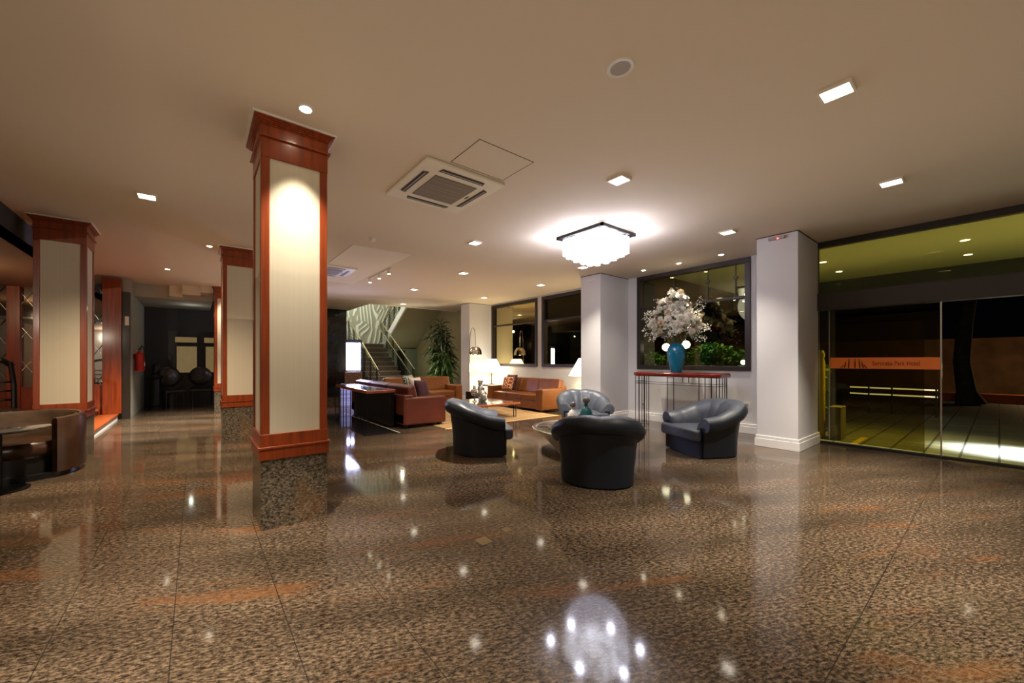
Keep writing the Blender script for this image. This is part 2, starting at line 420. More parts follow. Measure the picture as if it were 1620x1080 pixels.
cb = MB()
cb.box(-1.86, 4.58, -4.0, 12.2, HC, HC + 0.25)
cb.box(4.58, XW + 0.03, -4.0, 12.1, HC, HC + 0.25)
cb.box(0.36, 4.58, 12.2, 14.4, HC, HC + 0.25)
struct(obj('ceiling', cb, M['ceil']))
struct(box('ceiling.001', (-5.5, -1.86, -4.0, 12.2, 2.8, 2.9), M['barceil']))
struct(box('ceiling.002', (-1.9, 0.36, 12.2, 14.4, 2.86, 3.45), M['hallceil']))
struct(box('ceiling.003', (4.2, XW + 0.03, 12.1, 16.7, 5.2, 5.3), M['ceil']))
struct(box('trim_3', (-1.92, -1.86, -4.0, 12.2, 2.8, HC + 0.2), M['bulk']))
bx = MB(); bx.box(-0.53, -0.27, 12.0, 12.2, 2.9, HC); bx.box(-0.27, 0.1, 11.85, 12.2, 2.95, HC); bx.box(0.1, 0.36, 11.7, 12.2, 3.02, HC)
struct(obj('trim_4', bx, M['ceil']))
struct(box('trim_5', (2.05, 3.08, 6.1, 9.2, HC - 0.012, HC + 0.01), M['ceil2']))  # paler flat panel painting in a patch of light on the ceiling
struct(box('trim_6', (4.56, XW, 12.06, 12.12, HC - 0.015, HC + 0.3), M['ceil2']))
struct(box('trim_7', (4.54, 4.6, 12.1, 16.6, HC - 0.01, HC + 1.4), M['ceil2']))

# right wall, in pieces around the windows and the door
Y0, Y1 = -2.6, 1.74      # door opening
W1 = (2.60, 4.76, 1.12, 3.165)
W2 = (5.56, 7.67, 1.13, 3.13)
W3 = (7.85, 9.95, 1.13, 3.13)
wl = MB()
def wp(y0, y1, z0, z1): wl.box(XW, XW + 0.2, y0, y1, z0, z1)
wp(Y1, W1[0], 0, HC); wp(W1[0], W1[1], 0, W1[2]); wp(W1[1], W2[0], 0, HC); wp(W2[0], W2[1], 0, W2[2]); wp(W2[1], W3[0], 0, HC)
wp(W3[0], W3[1], 0, W3[2]); wp(W3[1], 10.5, 0, HC); wp(W1[0], W1[1], W1[3], HC); wp(W2[0], W2[1], W2[3], HC); wp(W3[0], W3[1], W3[3], HC)
wp(-4.0, Y0, 0, HC)
struct(obj('wall_right', wl, M['wall']))
struct(box('wall_stair_right', (XW, XW + 0.2, 10.5, 16.7, 0, 5.2), M['olive']))
struct(box('wall_right_pier', (6.99, XW, 1.69, 2.185, 0, HC), M['wall']))
struct(box('wall_right_pier.001', (6.99, XW, 4.985, 5.49, 0, HC), M['wall']))
struct(box('wall_right_pier.002', (7.15, XW, 10.02, 10.5, 0, HC), M['wall']))
# dark shadow lines where piers meet the ceiling
for i, (a, b, c, d) in enumerate(((6.984, XW, 1.684, 2.191), (6.984, XW, 4.979, 5.496), (7.144, XW, 10.014, 10.506))):
    struct(box('trim_%d' % (8 + i), (a, b, c, d, HC - 0.012, HC - 0.001), M['shadowgap']))
# baseboards
def skirting(name, b):
    m = MB(); x0, x1, y0, y1 = b
    m.box(x0, x1, y0, y1, 0, 0.125); m.box(x0 + 0.008, x1 - 0.0, y0 + 0.008, y1 - 0.008, 0.125, 0.17)
    return struct(obj(name, m, M['trim'], bevel=0.005))
skirting('baseboard_right', (6.965, XW, 1.665, 2.21))
skirting('baseboard_right.001', (6.965, XW, 4.96, 5.515))
skirting('baseboard_right.002', (7.995, XW, 2.21, 4.96))
skirting('baseboard_right.003', (7.995, XW, 5.515, 9.99))
skirting('baseboard_right.004', (7.125, XW, 9.99, 10.52))
# other walls
struct(box('wall_near', (-5.5, XW + 0.2, -4.2, -4.0, 0, HC), M['wall']))
struct(box('wall_left', (-5.7, -5.5, -4.2, 12.4, 0, 2.9), M['barceil']))
hw = MB(); hw.box(-1.9, -1.2, 11.62, 14.6, 0, 3.3)
struct(obj('wall_hall', hw, M['hallwall']))
fw_ = MB(); fw_.box(-1.9, -0.66, 14.4, 14.6, 0, 3.4); fw_.box(0.9, 2.4, 14.4, 14.6, 0, 3.4); fw_.box(-0.66, 0.9, 14.4, 14.6, 2.2, 3.4)
struct(obj('wall_far', fw_, M['bulk']))
struct(box('wall_far_room', (-1.5, 2.0, 16.6, 16.7, 0, 3.0), M['room_beyond']))
struct(box('wall_marble', (2.2, 4.5, 14.1, 14.4, 0, HC), M['blackmarble']))
struct(box('wall_stair', (4.2, XW, 16.5, 16.7, 0, 5.2), M['relief']))
struct(box('wall_stair_side', (4.3, 4.5, 14.4, 16.5, 0, 5.2), M['wall']))
uw = MB(); uw.box(6.48, 7.05, 15.3, 15.4, 0, 1.83); uw.box(7.45, XW, 15.3, 15.4, 0, 1.83); uw.box(7.05, 7.45, 15.3, 15.4, 1.75, 1.83)
struct(obj('wall_understair', uw, M['green_wall']))
struct(box('door_4', (7.05, 7.45, 15.33, 15.36, 0, 1.75), M['black']))

# ------------------------------------------------------------------ windows
def window(name, W, transom, mull, pm='pane'):
    y0, y1, z0, z1 = W
    r = sroot(name, (XW, (y0 + y1) / 2, z0))
    cy = (y0 + y1) / 2
    f = MB(); t = 0.085; X0, X1 = -0.035, 0.12
    def b(a0, a1, c0, c1, xx0=X0, xx1=X1): f.box(xx0, xx1, a0 - cy, a1 - cy, c0 - z0, c1 - z0)
    b(y0, y1, z0, z0 + t); b(y0, y1, z1 - t, z1); b(y0, y0 + t, z0 + t, z1 - t); b(y1 - t, y1, z0 + t, z1 - t)
    b(y0 + t, y1 - t, transom - 0.025, transom + 0.025, 0.0, 0.09)
    obj('window_frame', f, M['winframe'], r, bevel=0.006)
    if mull:
        for k in mull:
            g = MB(); g.box(0.03, 0.045, k - 0.006 - cy, k + 0.006 - cy, transom + 0.025 - z0, z1 - t - z0)
            g.box(0.015, 0.05, k - 0.03 - cy, k + 0.03 - cy, (transom + z1) / 2 - z0, (transom + z1) / 2 + 0.05 - z0)
            obj('mullion', g, M['winframe'], r)
    p = MB()
    a, c = y0 + t - cy, y1 - t - cy
    p.quad((0.05, a, t), (0.05, c, t), (0.05, c, transom - 0.025 - z0), (0.05, a, transom - 0.025 - z0))
    obj('pane', p, M[pm], r)
    p = MB()
    p.quad((0.05, a, transom + 0.025 - z0), (0.05, c, transom + 0.025 - z0), (0.05, c, z1 - t - z0), (0.05, a, z1 - t - z0))
    obj('pane', p, M[pm], r)
    return r
window('window_1', W1, 2.46, (3.32, 3.97, 2.85))
window('window_2', W2, 2.45, (), 'panefar')
window('window_3', W3, 2.45, (), 'panefar')

# ------------------------------------------------------------------ entrance door
dr = sroot('door_1', (XW, 0, 0))
f = MB()
f.box(-0.06, 0.1, Y0, Y1, 2.09, 2.36)                       # header box
obj('header', f, M['doorframe'], dr, bevel=0.008)
f = MB(); f.box(-0.02, 0.08, Y0, Y1, HC - 0.09, HC); f.box(-0.02, 0.08, Y1 - 0.05, Y1, 0, HC); f.box(-0.005, 0.03, Y0, Y1 - 0.05, 2.36, 2.372)
obj('door_frame', f, M['doorframe'], dr)
p = MB(); p.quad((0.04, Y0, 2.36), (0.04, Y1 - 0.05, 2.36), (0.04, Y1 - 0.05, HC - 0.09), (0.04, Y0, HC - 0.09))
obj('transom_pane', p, M['paneclear'], dr)
p = MB(); p.quad((0.05, 0.60, 0.05), (0.05, Y1 - 0.06, 0.05), (0.05, Y1 - 0.06, 2.09), (0.05, 0.60, 2.09))
obj('fixed_pane', p, M['panedoor'], dr)
sl = MB(); sl.quad((0.0, 0.455, 0.06), (0.0, 1.56, 0.06), (0.0, 1.56, 2.1), (0.0, 0.455, 2.1))
sld = obj('sliding_pane', sl, glass('sliding_door_glass', (0.8, 0.76, 0.55), (0.5, 0.48, 0.3), base=0.03), dr)
e = MB(); e.box(-0.008, 0.008, 0.445, 0.46, 0.03, 2.12); e.box(-0.006, 0.006, 1.555, 1.563, 0.06, 2.1)
obj('glass_edge', e, M['steel'], sld)
e = MB(); e.box(-0.02, 0.09, Y0, Y1, 0, 0.03)
obj('threshold', e, M['black'], dr)
bn = MB(); bn.box(-0.012, -0.006, 0.462, 1.545, 1.185, 1.35)
ban = obj('orange_strip', bn, M['orange'], sld)
tx = bpy.data.curves.new('lettering', 'FONT'); tx.body = 'Sorocaba Park Hotel'; tx.size = 0.092; tx.extrude = 0.0008
tx.align_x = 'LEFT'; tx.space_character = 1.05; tx.offset = 0.001
tob = bpy.data.objects.new('lettering', tx); C.objects.link(tob); tob.parent = dr
tob.matrix_local = Matrix(((0, 0, -1, -0.0135), (-0.56, 0, 0, 1.09), (0, 1, 0, 1.235), (0, 0, 0, 1)))
tx.materials.append(M['orangetext'])
lg = MB()
for k, (yy, hgt, cur) in enumerate(((1.40, 0.05, 0.10), (1.372, 0.10, 0.05), (1.335, 0.145, 0.02), (1.27, 0.145, 0.0), (1.225, 0.145, -0.03), (1.195, 0.11, -0.06), (1.17, 0.06, -0.10))):
    pts = []
    for j in range(7):
        t = j / 6
        pts.append((yy + cur * 0.3 * (1 - t) * (1 - t), 1.19 + hgt * t, 0.008 + 0.010 * math.sin(PI * min(t + 0.15, 1))))
    for a, b in zip(pts, pts[1:]):
        lg.quad((-0.013, a[0] - a[2] / 2, a[1]), (-0.013, a[0] + a[2] / 2, a[1]), (-0.013, b[0] + b[2] / 2, b[1]), (-0.013, b[0] - b[2] / 2, b[1]))
obj('emblem', lg, M['orangetext'], dr)

# ------------------------------------------------------------------ wood clad columns
def column(loc, label, w=0.492):
    r = thing('column', label, 'column', loc, 0, 'wood and fabric clad columns in the lobby')
    h = w / 2
    obj('granite_base', MB().box(-h, h, -h, h, 0, 0.537), M['base'], r)
    core = MB(); core.box(-h + 0.02, h - 0.02, -h + 0.02, h - 0.02, 0.53, HC - 0.03)
    obj('core', core, M['wood'], r)
    e = 0.012
    lo = MB(); lo.box(-h - e, h + e, -h - e, h + e, 0.537, 0.622); lo.box(-h - 0.022, h + 0.022, -h - 0.022, h + 0.022, 0.622, 0.640); lo.box(-h - 0.004, h + 0.004, -h - 0.004, h + 0.004, 0.64, 0.735)
    obj('skirting', lo, M['wood'], r, bevel=0.004)
    fr = MB()
    for sx in (-1, 1):
        for sy in (-1, 1):
            fr.box(min(sx * h, sx * (h - 0.06)), max(sx * h, sx * (h - 0.06)), min(sy * h, sy * (h - 0.06)), max(sy * h, sy * (h - 0.06)), 0.735, 2.87)
    obj('corner_posts', fr, M['wood'], r, bevel=0.004)
    up = MB(); up.box(-h - 0.002, h + 0.002, -h - 0.002, h + 0.002, 2.87, 3.02); up.box(-h - 0.022, h + 0.022, -h - 0.022, h + 0.022, 3.02, 3.035)
    up.box(-h - 0.004, h + 0.004, -h - 0.004, h + 0.004, 3.035, 3.115)
    obj('frieze', up, M['wood'], r, bevel=0.003)
    cr = MB()
    for k in range(5):
        g = 0.008 + 0.042 * (k / 4) ** 0.8
        cr.box(-h - g, h + g, -h - g, h + g, 3.115 + k * 0.0098, 3.115 + (k + 1) * 0.0098)
    obj('crown_moulding', cr, M['wood'], r)
    wt = MB(); wt.box(-h - 0.06, h + 0.06, -h - 0.06, h + 0.06, HC - 0.013, HC)
    obj('white_cornice', wt, M['trim'], r)
    for sx, sy in ((0, -1), (0, 1), (-1, 0), (1, 0)):
        p = MB(); k = h - 0.012
        if sx == 0: p.box(-h + 0.06, h - 0.06, min(sy * k, sy * (k - 0.01)), max(sy * k, sy * (k - 0.01)), 0.735, 2.87)
        else: p.box(min(sx * k, sx * (k - 0.01)), max(sx * k, sx * (k - 0.01)), -h + 0.06, h - 0.06, 0.735, 2.87)
        obj('fabric_panel', p, M['panel'] if sx == 0 else M['panely'], r)
    return r
column((0.647, 3.546, 0), 'tall mahogany clad column with brightly lit cream panel, nearest the camera')
column((0.60, 7.66, 0), 'mahogany clad column half hidden directly behind the nearest column')
column((0.625, 11.74, 0), 'farthest mahogany column, a narrow lit strip before the dark hall')
column((-1.445, 7.50, 0), 'mahogany clad column with dim cream panel on the left behind the tub chair')

# ------------------------------------------------------------------ left side bar
pf = thing('platform', 'raised orange wood platform with white riser beside the left column', 'platform', (-3.0, 9.95, 0))
obj('wood_deck', MB().box(-1.9, 1.62, -1.5, 1.52, 0.10, 0.13), M['wood2'], pf, bevel=0.004)
obj('white_riser', MB().box(-1.9, 1.6, -1.48, 1.5, 0.0, 0.10), M['trim'], pf)
ps = thing('step', 'small upper wood step at the back of the platform', 'step', (-2.3, 10.6, 0.13))
obj('wood_tread', MB().box(-0.8, 0.62, -0.3, 0.8, 0.10, 0.13), M['wood2'], ps, bevel=0.004)
obj('step_body', MB().box(-0.8, 0.6, -0.28, 0.8, 0, 0.10), M['darkwood'], ps)

lp = thing('mirror_screen', 'wood framed mirror screen with diagonal metal lattice behind the platform', 'screen', (-2.4, 11.5, 0.13))
obj('mirror_panel', MB().box(-1.9, 0.75, 0.06, 0.08, 0.65, 2.85), M['mirror'], lp)
obj('dado_panel', MB().box(-1.9, 0.75, 0.0, 0.08, 0, 0.65), M['wood'], lp)
for x0, x1 in ((0.75, 1.06), (-0.62, -0.44), (-1.9, -1.6)):
    obj('wood_post', MB().box(x0, x1, -0.06, 0.1, 0, 3.0 if x0 > 0.5 else 2.66), M['wood'], lp, bevel=0.005)
obj('cross_rail', MB().box(-1.9, 0.75, 0.02, 0.07, 2.02, 2.06), M['darkwood'], lp)
lt = MB()
for k in range(-3, 9):
    for sgn in (1, -1):
        xa = -1.9 + k * 0.42; 
        za, zb = 0.65, 2.85; dx = (zb - za) * 0.62
        x0, x1 = (xa, xa + dx) if sgn == 1 else (xa + dx, xa)
        a, b = Vector((x0, 0.045, za)), Vector((x1, 0.045, zb))
        # clip to the panel
        t0, t1 = 0.0, 1.0
        d = b.x - a.x
        for lim, s_ in ((-1.9, 1), (0.75, -1)):
            ta = (lim - a.x) / d
            if (d > 0) == (s_ == 1): t0 = max(t0, ta)
            else: t1 = min(t1, ta)
        if t1 > t0: lt.tube([a.lerp(b, t0), a.lerp(b, t1)], 0.006, n=5)
obj('lattice', lt, M['steel'], lp)

d2 = sroot('door_2', (-1.27, 11.55, 0))
obj('door_leaf', MB().box(-0.07, 0.07, -0.04, 0.06, 0, 2.85), M['darkwood'], d2, bevel=0.004)
obj('door_sign', MB().box(-0.02, 0.05, -0.046, -0.041, 2.1, 2.3), M['trim'], d2)

# dark high chair by the platform
hc = thing('high_chair', 'dark wooden high chair with curved crest rail at the left edge', 'chair', (-2.12, 7.45, 0), math.radians(20))
for sx in (-0.24, 0.24):
    obj('leg', MB().tube([(sx, -0.22, 0), (sx, -0.2, 0.62)], 0.025), M['black'], hc)
    obj('back_post', MB().tube([(sx, 0.24, 0), (sx, 0.2, 0.62), (sx, 0.24, 1.0), (sx * 0.9, 0.3, 1.28)], 0.028), M['black'], hc)
obj('seat', MB().box(-0.27, 0.27, -0.24, 0.24, 0.6, 0.68), M['brownleather'], hc, bevel=0.03)
obj('crest_rail', MB().tube([(-0.24, 0.3, 1.22), (-0.16, 0.33, 1.3), (0, 0.34, 1.33), (0.16, 0.33, 1.3), (0.24, 0.3, 1.22)], 0.035), M['black'], hc, smooth=True)
for z in (0.78, 0.9, 1.02):
    obj('slat', MB().tube([(-0.24, 0.235, z), (0, 0.27, z), (0.24, 0.235, z)], 0.014), M['blackmetal'], hc, smooth=True)

# tub chair and round table, left foreground
def arc_shell(name, mat_, par, r0, r1, z0, z1f, a0, a1, n=40, stretch=1.0):
    m = MB(); rings = []
    for i in range(n + 1):
        a = a0 + (a1 - a0) * i / n
        zt = z1f(i / n)
        c, s_ = math.cos(a), math.sin(a) * stretch
        prof = [(r0, z0), (r0, zt - 0.03), (r0 + 0.012, zt - 0.006), ((r0 + r1) / 2, zt), (r1 - 0.012, zt - 0.006), (r1, zt - 0.03), (r1, z0)]
        rings.append([m.bm.verts.new((r * c, r * s_, z)) for r, z in prof])
    for u, v in zip(rings, rings[1:]):
        for k in range(7): m.bm.faces.new([u[k], u[(k + 1) % 7], v[(k + 1) % 7], v[k]])
    m.bm.faces.new(rings[0][::-1]); m.bm.faces.new(rings[-1])
    return obj(name, m, mat_, par, smooth=True)
tc_ = thing('tub_chair', 'brown leather tub chair behind the round black table at far left', 'chair', (-1.62, 6.55, 0), math.radians(6))
arc_shell('outer_shell', M['brownleather'], tc_, 0.46, 0.53, 0.06, lambda t: 0.665 + 0.03 * math.sin(PI * t), math.radians(-52), math.radians(232))
arc_shell('inner_lining', M['brownsuede'], tc_, 0.43, 0.462, 0.30, lambda t: 0.66 + 0.03 * math.sin(PI * t), math.radians(-50), math.radians(230))
obj('seat', MB().lathe([(0.40, 0.24), (0.43, 0.28), (0.43, 0.36), (0.40, 0.4), (0.2, 0.41)]), M['brownleather'], tc_, smooth=True)
obj('plinth', MB().lathe([(0.40, 0.02), (0.40, 0.25)], n=24), M['black'], tc_, smooth=True)
obj('foot_ring', MB().lathe([(0.47, 0.0), (0.47, 0.06)], n=30), M['black'], tc_, smooth=True)
rt = thing('side_table', 'small round table with glossy black top at far left', 'table', (-1.60, 5.86, 0))
obj('table_top', MB().lathe([(0.0, 0.60), (0.34, 0.60), (0.365, 0.612), (0.365, 0.622), (0.355, 0.628), (0.0, 0.628)], n=48, cap=False), M['glasstop'], rt, smooth=True)
obj('pole', MB().tube([(0, 0, 0.02), (0, 0, 0.6)], 0.03, n=16), M['blackmetal'], rt, smooth=True)
obj('base', MB().lathe([(0.22, 0), (0.22, 0.012), (0.05, 0.03)], n=36), M['blackmetal'], rt, smooth=True)
ob_ = thing('ornament', 'small orange ball ornament on the round black table', 'ornament', (-1.66, 5.74, 0.628))
ob2 = MB()
for k in range(14):
    a = k * 2.4; zz = 0.012 + 0.05 * k / 13
    ob2.ball((0.022 * math.cos(a), 0.022 * math.sin(a), zz), 0.017, 1)
obj('petal_cluster', ob2, M['orangefruit'], ob_, smooth=True)

# ------------------------------------------------------------------ hall at the back left
d3 = sroot('door_3', (0.12, 14.45, 0))
f = MB(); f.box(-0.78, 0.78, -0.06, 0.06, 2.02, 2.2); f.box(-0.78, -0.62, -0.06, 0.06, 0, 2.02); f.box(0.62, 0.78, -0.06, 0.06, 0, 2.02); f.box(-0.09, 0.09, -0.05, 0.05, 0, 2.02)
obj('door_frame', f, M['black'], d3)
for x0, x1 in ((-0.62, -0.09), (0.09, 0.62)):
    obj('door_leaf', MB().box(x0, x1, -0.03, 0.03, 0, 0.95), M['black'], d3)
    g = MB(); g.box(x0, x1, -0.03, 0.03, 1.74, 1.86); g.box(x0, x0 + 0.04, -0.03, 0.03, 0.95, 1.74)
    obj('glazing_bar', g, M['black'], d3)
    pq = MB(); pq.quad((x0, 0, 0.95), (x1, 0, 0.95), (x1, 0, 2.02), (x0, 0, 2.02))
    obj('pane', pq, glass('hall_glass', (0.9, 0.9, 0.85), (0.5, 0.5, 0.5), base=0.0), d3)
def round_chair(loc, label, rz=0):
    c = thing('round_back_chair', label, 'chair', loc, rz, 'dark chairs before the hall doors')
    obj('back', MB().lathe([(0.0, 0.0), (0.2, 0.0), (0.27, 0.03), (0.29, 0.045), (0.27, 0.06), (0.2, 0.09), (0, 0.09)], n=24, cap=False), M['darkwood'], c, smooth=True)
    b = c.children[0]; b.rotation_euler = (PI / 2, 0, 0); b.location = (0, 0.2, 0.84)
    obj('seat', MB().box(-0.25, 0.25, -0.28, 0.2, 0.4, 0.48), M['darkwood'], c, bevel=0.02)
    for sx in (-0.2, 0.2):
        for sy in (-0.22, 0.16): obj('leg', MB().tube([(sx, sy, 0), (sx, sy, 0.4)], 0.02), M['darkwood'], c)
    return c
round_chair((0.12, 14.0, 0), 'dark round backed chair in front of the hall double door, right one')
round_chair((-0.56, 13.85, 0), 'dark round backed chair in front of the hall double door, left one', 0.4)
pd = thing('pedestal', 'dark pedestal standing in the hall corner', 'pedestal', (-0.9, 13.6, 0))
obj('shaft', MB().lathe([(0.2, 0), (0.2, 0.05), (0.14, 0.1), (0.13, 0.8), (0.18, 0.86), (0.18, 0.9)], n=20), M['black'], pd, smooth=True)
ur = thing('urn', 'small dark urn on the hall pedestal', 'urn', (-0.9, 13.6, 0.9))
obj('urn_body', MB().lathe([(0.07, 0), (0.06, 0.03), (0.1, 0.12), (0.1, 0.26), (0.06, 0.32), (0.075, 0.34)], n=20), M['black'], ur, smooth=True)
fe = thing('fire_extinguisher', 'red fire extinguisher hanging on the hall wall', 'extinguisher', (-1.09, 12.1, 1.06))
obj('cylinder', MB().lathe([(0.085, 0), (0.095, 0.02), (0.095, 0.36), (0.08, 0.42), (0.03, 0.46), (0.03, 0.5)], n=24), M['extred'], fe, smooth=True)
obj('valve', MB().box(-0.03, 0.03, -0.03, 0.03, 0.49, 0.54).box(-0.012, 0.012, -0.12, 0.03, 0.54, 0.56), M['black'], fe)
obj('hose', MB().tube([(0, -0.03, 0.52), (0.05, -0.12, 0.6), (0.09, -0.16, 0.55), (0.1, -0.1, 0.4), (0.1, -0.04, 0.2)], 0.012), M['black'], fe, smooth=True)
obj('wall_bracket', MB().box(-0.11, -0.08, -0.05, 0.05, 0.3, 0.4), M['black'], fe)
obj('paper_label', MB().box(0.085, 0.098, -0.05, 0.02, 0.12, 0.3), M['trim'], fe)

# ------------------------------------------------------------------ armchairs
def sstep(a, b, x):
    t = max(0, min(1, (x - a) / (b - a))); return t * t * (3 - 2 * t)
def armchair(loc, rz, label):
    r = thing('armchair', label, 'armchair', loc, rz, 'slate leather tub armchairs around the round table')
    # centreline of the shell from right arm front, round the back, to left arm front (faces +Y)
    pts = []
    hw, yf, yb, rc = 0.375, 0.31, -0.37, 0.33
    n1, n2 = 8, 12
    for i in range(n1): pts.append((hw, yf + (yb + rc - yf) * i / n1))
    for i in range(n2): a = PI / 2 * i / n2; pts.append((hw - rc + rc * math.cos(a), yb + rc - rc * math.sin(a)))
    for i in range(7): pts.append((hw - rc - 2 * (hw - rc) * i / 7, yb))
    for i in range(n2): a = PI / 2 * i / n2; pts.append((-(hw - rc) - rc * math.sin(a), yb + rc - rc * math.cos(a)))
    for i in range(n1 + 1): pts.append((-hw, yb + rc + (yf - yb - rc) * i / n1))
    n = len(pts)
    L = [0]
    for a, b in zip(pts, pts[1:]): L.append(L[-1] + math.dist(a, b))
    def section(i):
        t = L[i] / L[-1]
        p = Vector((*pts[i], 0))
        d = Vector((*pts[min(i + 1, n - 1)], 0)) - Vector((*pts[max(i - 1, 0)], 0)); d.normalize()
        nrm = Vector((-d.y, d.x, 0)); nrm = -nrm
        if nrm.dot(p - Vector((0, -0.05, 0))) < 0: nrm = -nrm
        u = 1 - abs(2 * t - 1)                 # 0 at the arm fronts, 1 at the back
        k = sstep(0.05, 0.85, u)
        h = 0.54 + 0.205 * k
        rr = 0.072 + 0.022 * k
        return t, p, nrm, h, rr, k
    def build(prof, nm, mt, close=True, crease=0):
        m = MB(); rings = []
        for i in range(n):
            t, p, nrm, h, rr, k = section(i)
            rings.append([m.bm.verts.new(p + nrm * o + Vector((0, 0, z))) for o, z in prof(t, h, rr, k)])
        q = len(rings[0])
        for a, b in zip(rings, rings[1:]):
            for j in range(q if close else q - 1): m.bm.faces.new([a[j], a[(j + 1) % q], b[(j + 1) % q], b[j]])
        if close: m.bm.faces.new(rings[0][::-1]); m.bm.faces.new(rings[-1])
        return obj(nm, m, mt, r, smooth=True, angle=70)
    # outer carcass wall, flaring out towards the roll
    def outer(t, h, rr, k):
        zt = h - 0.13
        return [(-0.06, 0.02), (-0.06, zt), (0.03 + 0.02 * k, zt), (0.018 + 0.012 * k, zt * 0.72), (0.006, zt * 0.4), (0.0, 0.1), (0.0, 0.02)]
    build(outer, 'outer_shell', M['slate'])
    # thick padding: channelled inside, rolling over the top edge
    def pad(t, h, rr, k):
        f = abs(math.sin(PI * t * 8.0)) ** 0.55
        g = 0.030 * f; th = 0.075 + 0.055 * k
        w = 0.085 + 0.02 * k
        return [(-0.055, 0.31), (-0.055 - th * 1.05 - g * 0.5, 0.31), (-0.05 - th - g, 0.31 + (h - 0.31) * 0.30), (-0.035 - th * 0.85 - g, 0.31 + (h - 0.31) * 0.62),
                (-0.02 - th * 0.55 - g * 0.8, h - 0.055 + g * 0.3), (-0.02 - th * 0.1, h - 0.012 + g * 0.5), (0.03, h + g * 0.5 - 0.004), (0.03 + w * 0.55, h - 0.022 + g * 0.35),
                (0.03 + w * 0.85, h - 0.065), (0.03 + w * 0.88, h - 0.11), (0.03 + w * 0.68, h - 0.155), (0.03 + w * 0.3, h - 0.18), (0.0, h - 0.185), (-0.055, h - 0.16)]
    pd_ = build(pad, 'channelled_roll_back', M['slate_lit'])
    pd_.data.materials.append(M['slate'])
    for q, fc in enumerate(pd_.data.polygons):
        if q < (n - 1) * 14 and q % 14 >= 7: fc.material_index = 1  # outside of the roll takes the dark copy, as its shaded side
    def ushape(g, y1):
        p = [(x + (-g if x > 0.02 else g if x < -0.02 else 0), y + (g if y < -0.02 else 0)) for x, y in pts]
        return [q for q in p if q[1] < y1 - 0.01] 
    bp_ = ushape(0.02, 0.345)
    obj('base', MB().prism([(bp_[0][0], 0.345)] + bp_ + [(bp_[-1][0], 0.345)], 0.02, 0.24), M['slate'], r, bevel=0.012)
    st = MB()
    prof = [(-0.262, -0.24), (0.262, -0.24), (0.262, 0.318), (0.375, 0.325), (0.378, 0.41), (0.31, 0.445), (-0.31, 0.445), (-0.378, 0.41), (-0.375, 0.325), (-0.262, 0.318)]
    st.prism(prof, 0.23, 0.385)
    obj('seat_cushion', st, M['slate_lit'], r, bevel=0.04, seg=4)
    bq_ = ushape(0.05, 0.30)
    obj('plinth', MB().prism([(bq_[0][0], 0.30)] + bq_ + [(bq_[-1][0], 0.30)], 0.0, 0.03), M['black'], r)
    return r
TC = Vector((4.52, 3.47, 0))
def face(x, y): return math.atan2(TC.y - y, TC.x - x) - PI / 2
A1 = armchair((3.57, 2.60, 0), face(3.57, 2.60) , 'slate leather armchair seen from behind, back to the camera')
dup(A1, (3.31, 4.40, 0), math.radians(-122), 'slate leather armchair seen from the side, facing right, left of the round table')
dup(A1, (5.87, 2.47, 0), math.radians(62), 'slate leather armchair on the right, turned sideways before the red console')
dup(A1, (5.82, 4.52, 0), math.radians(138), 'slate leather armchair with brightly lit back, facing the camera beyond the table')

ct = thing('round_table', 'low round cocktail table with ivory bowl base and smoked glass top', 'table', (TC.x, TC.y, 0))
obj('bowl_base', MB().lathe([(0.40, 0.0), (0.41, 0.02), (0.46, 0.08), (0.56, 0.18), (0.67, 0.27), (0.735, 0.315), (0.75, 0.33), (0.74, 0.338), (0.72, 0.33), (0.0, 0.315)], n=64, cap=False), M['ivory'], ct, smooth=True)
obj('glass_top', MB().lathe([(0.0, 0.327), (0.695, 0.327), (0.695, 0.341), (0.685, 0.345), (0.0, 0.345)], n=64, cap=False), M['glasstop'], ct, smooth=True)
obj('rim', MB().lathe([(0.70, 0.33), (0.745, 0.33), (0.752, 0.342), (0.74, 0.35), (0.71, 0.35), (0.70, 0.342)], n=64, cap=False), M['steel'], ct, smooth=True)

def decanter(loc, h, w, m, label):
    d = thing('decanter', label, 'decanter', loc, 0, 'ball stoppered decanters on the round table')
    obj('bottle', MB().lathe([(w * 0.9, 0), (w, 0.01), (w, h * 0.42), (w * 0.88, h * 0.54), (w * 0.5, h * 0.66), (w * 0.24, h * 0.70), (w * 0.22, h * 0.78), (w * 0.34, h * 0.79)], n=32), m, d, smooth=True)
    obj('ball_stopper', MB().ball((0, 0, h * 0.885), h * 0.115, 3), M['smokeglass'], d, smooth=True)
decanter((4.36, 3.57, 0.346), 0.375, 0.078, M['whiteglass'], 'white frosted glass decanter with smoky ball stopper, the shorter one')
decanter((4.51, 3.455, 0.346), 0.445, 0.094, M['tealglass'], 'teal glass decanter with smoky ball stopper, the taller one')

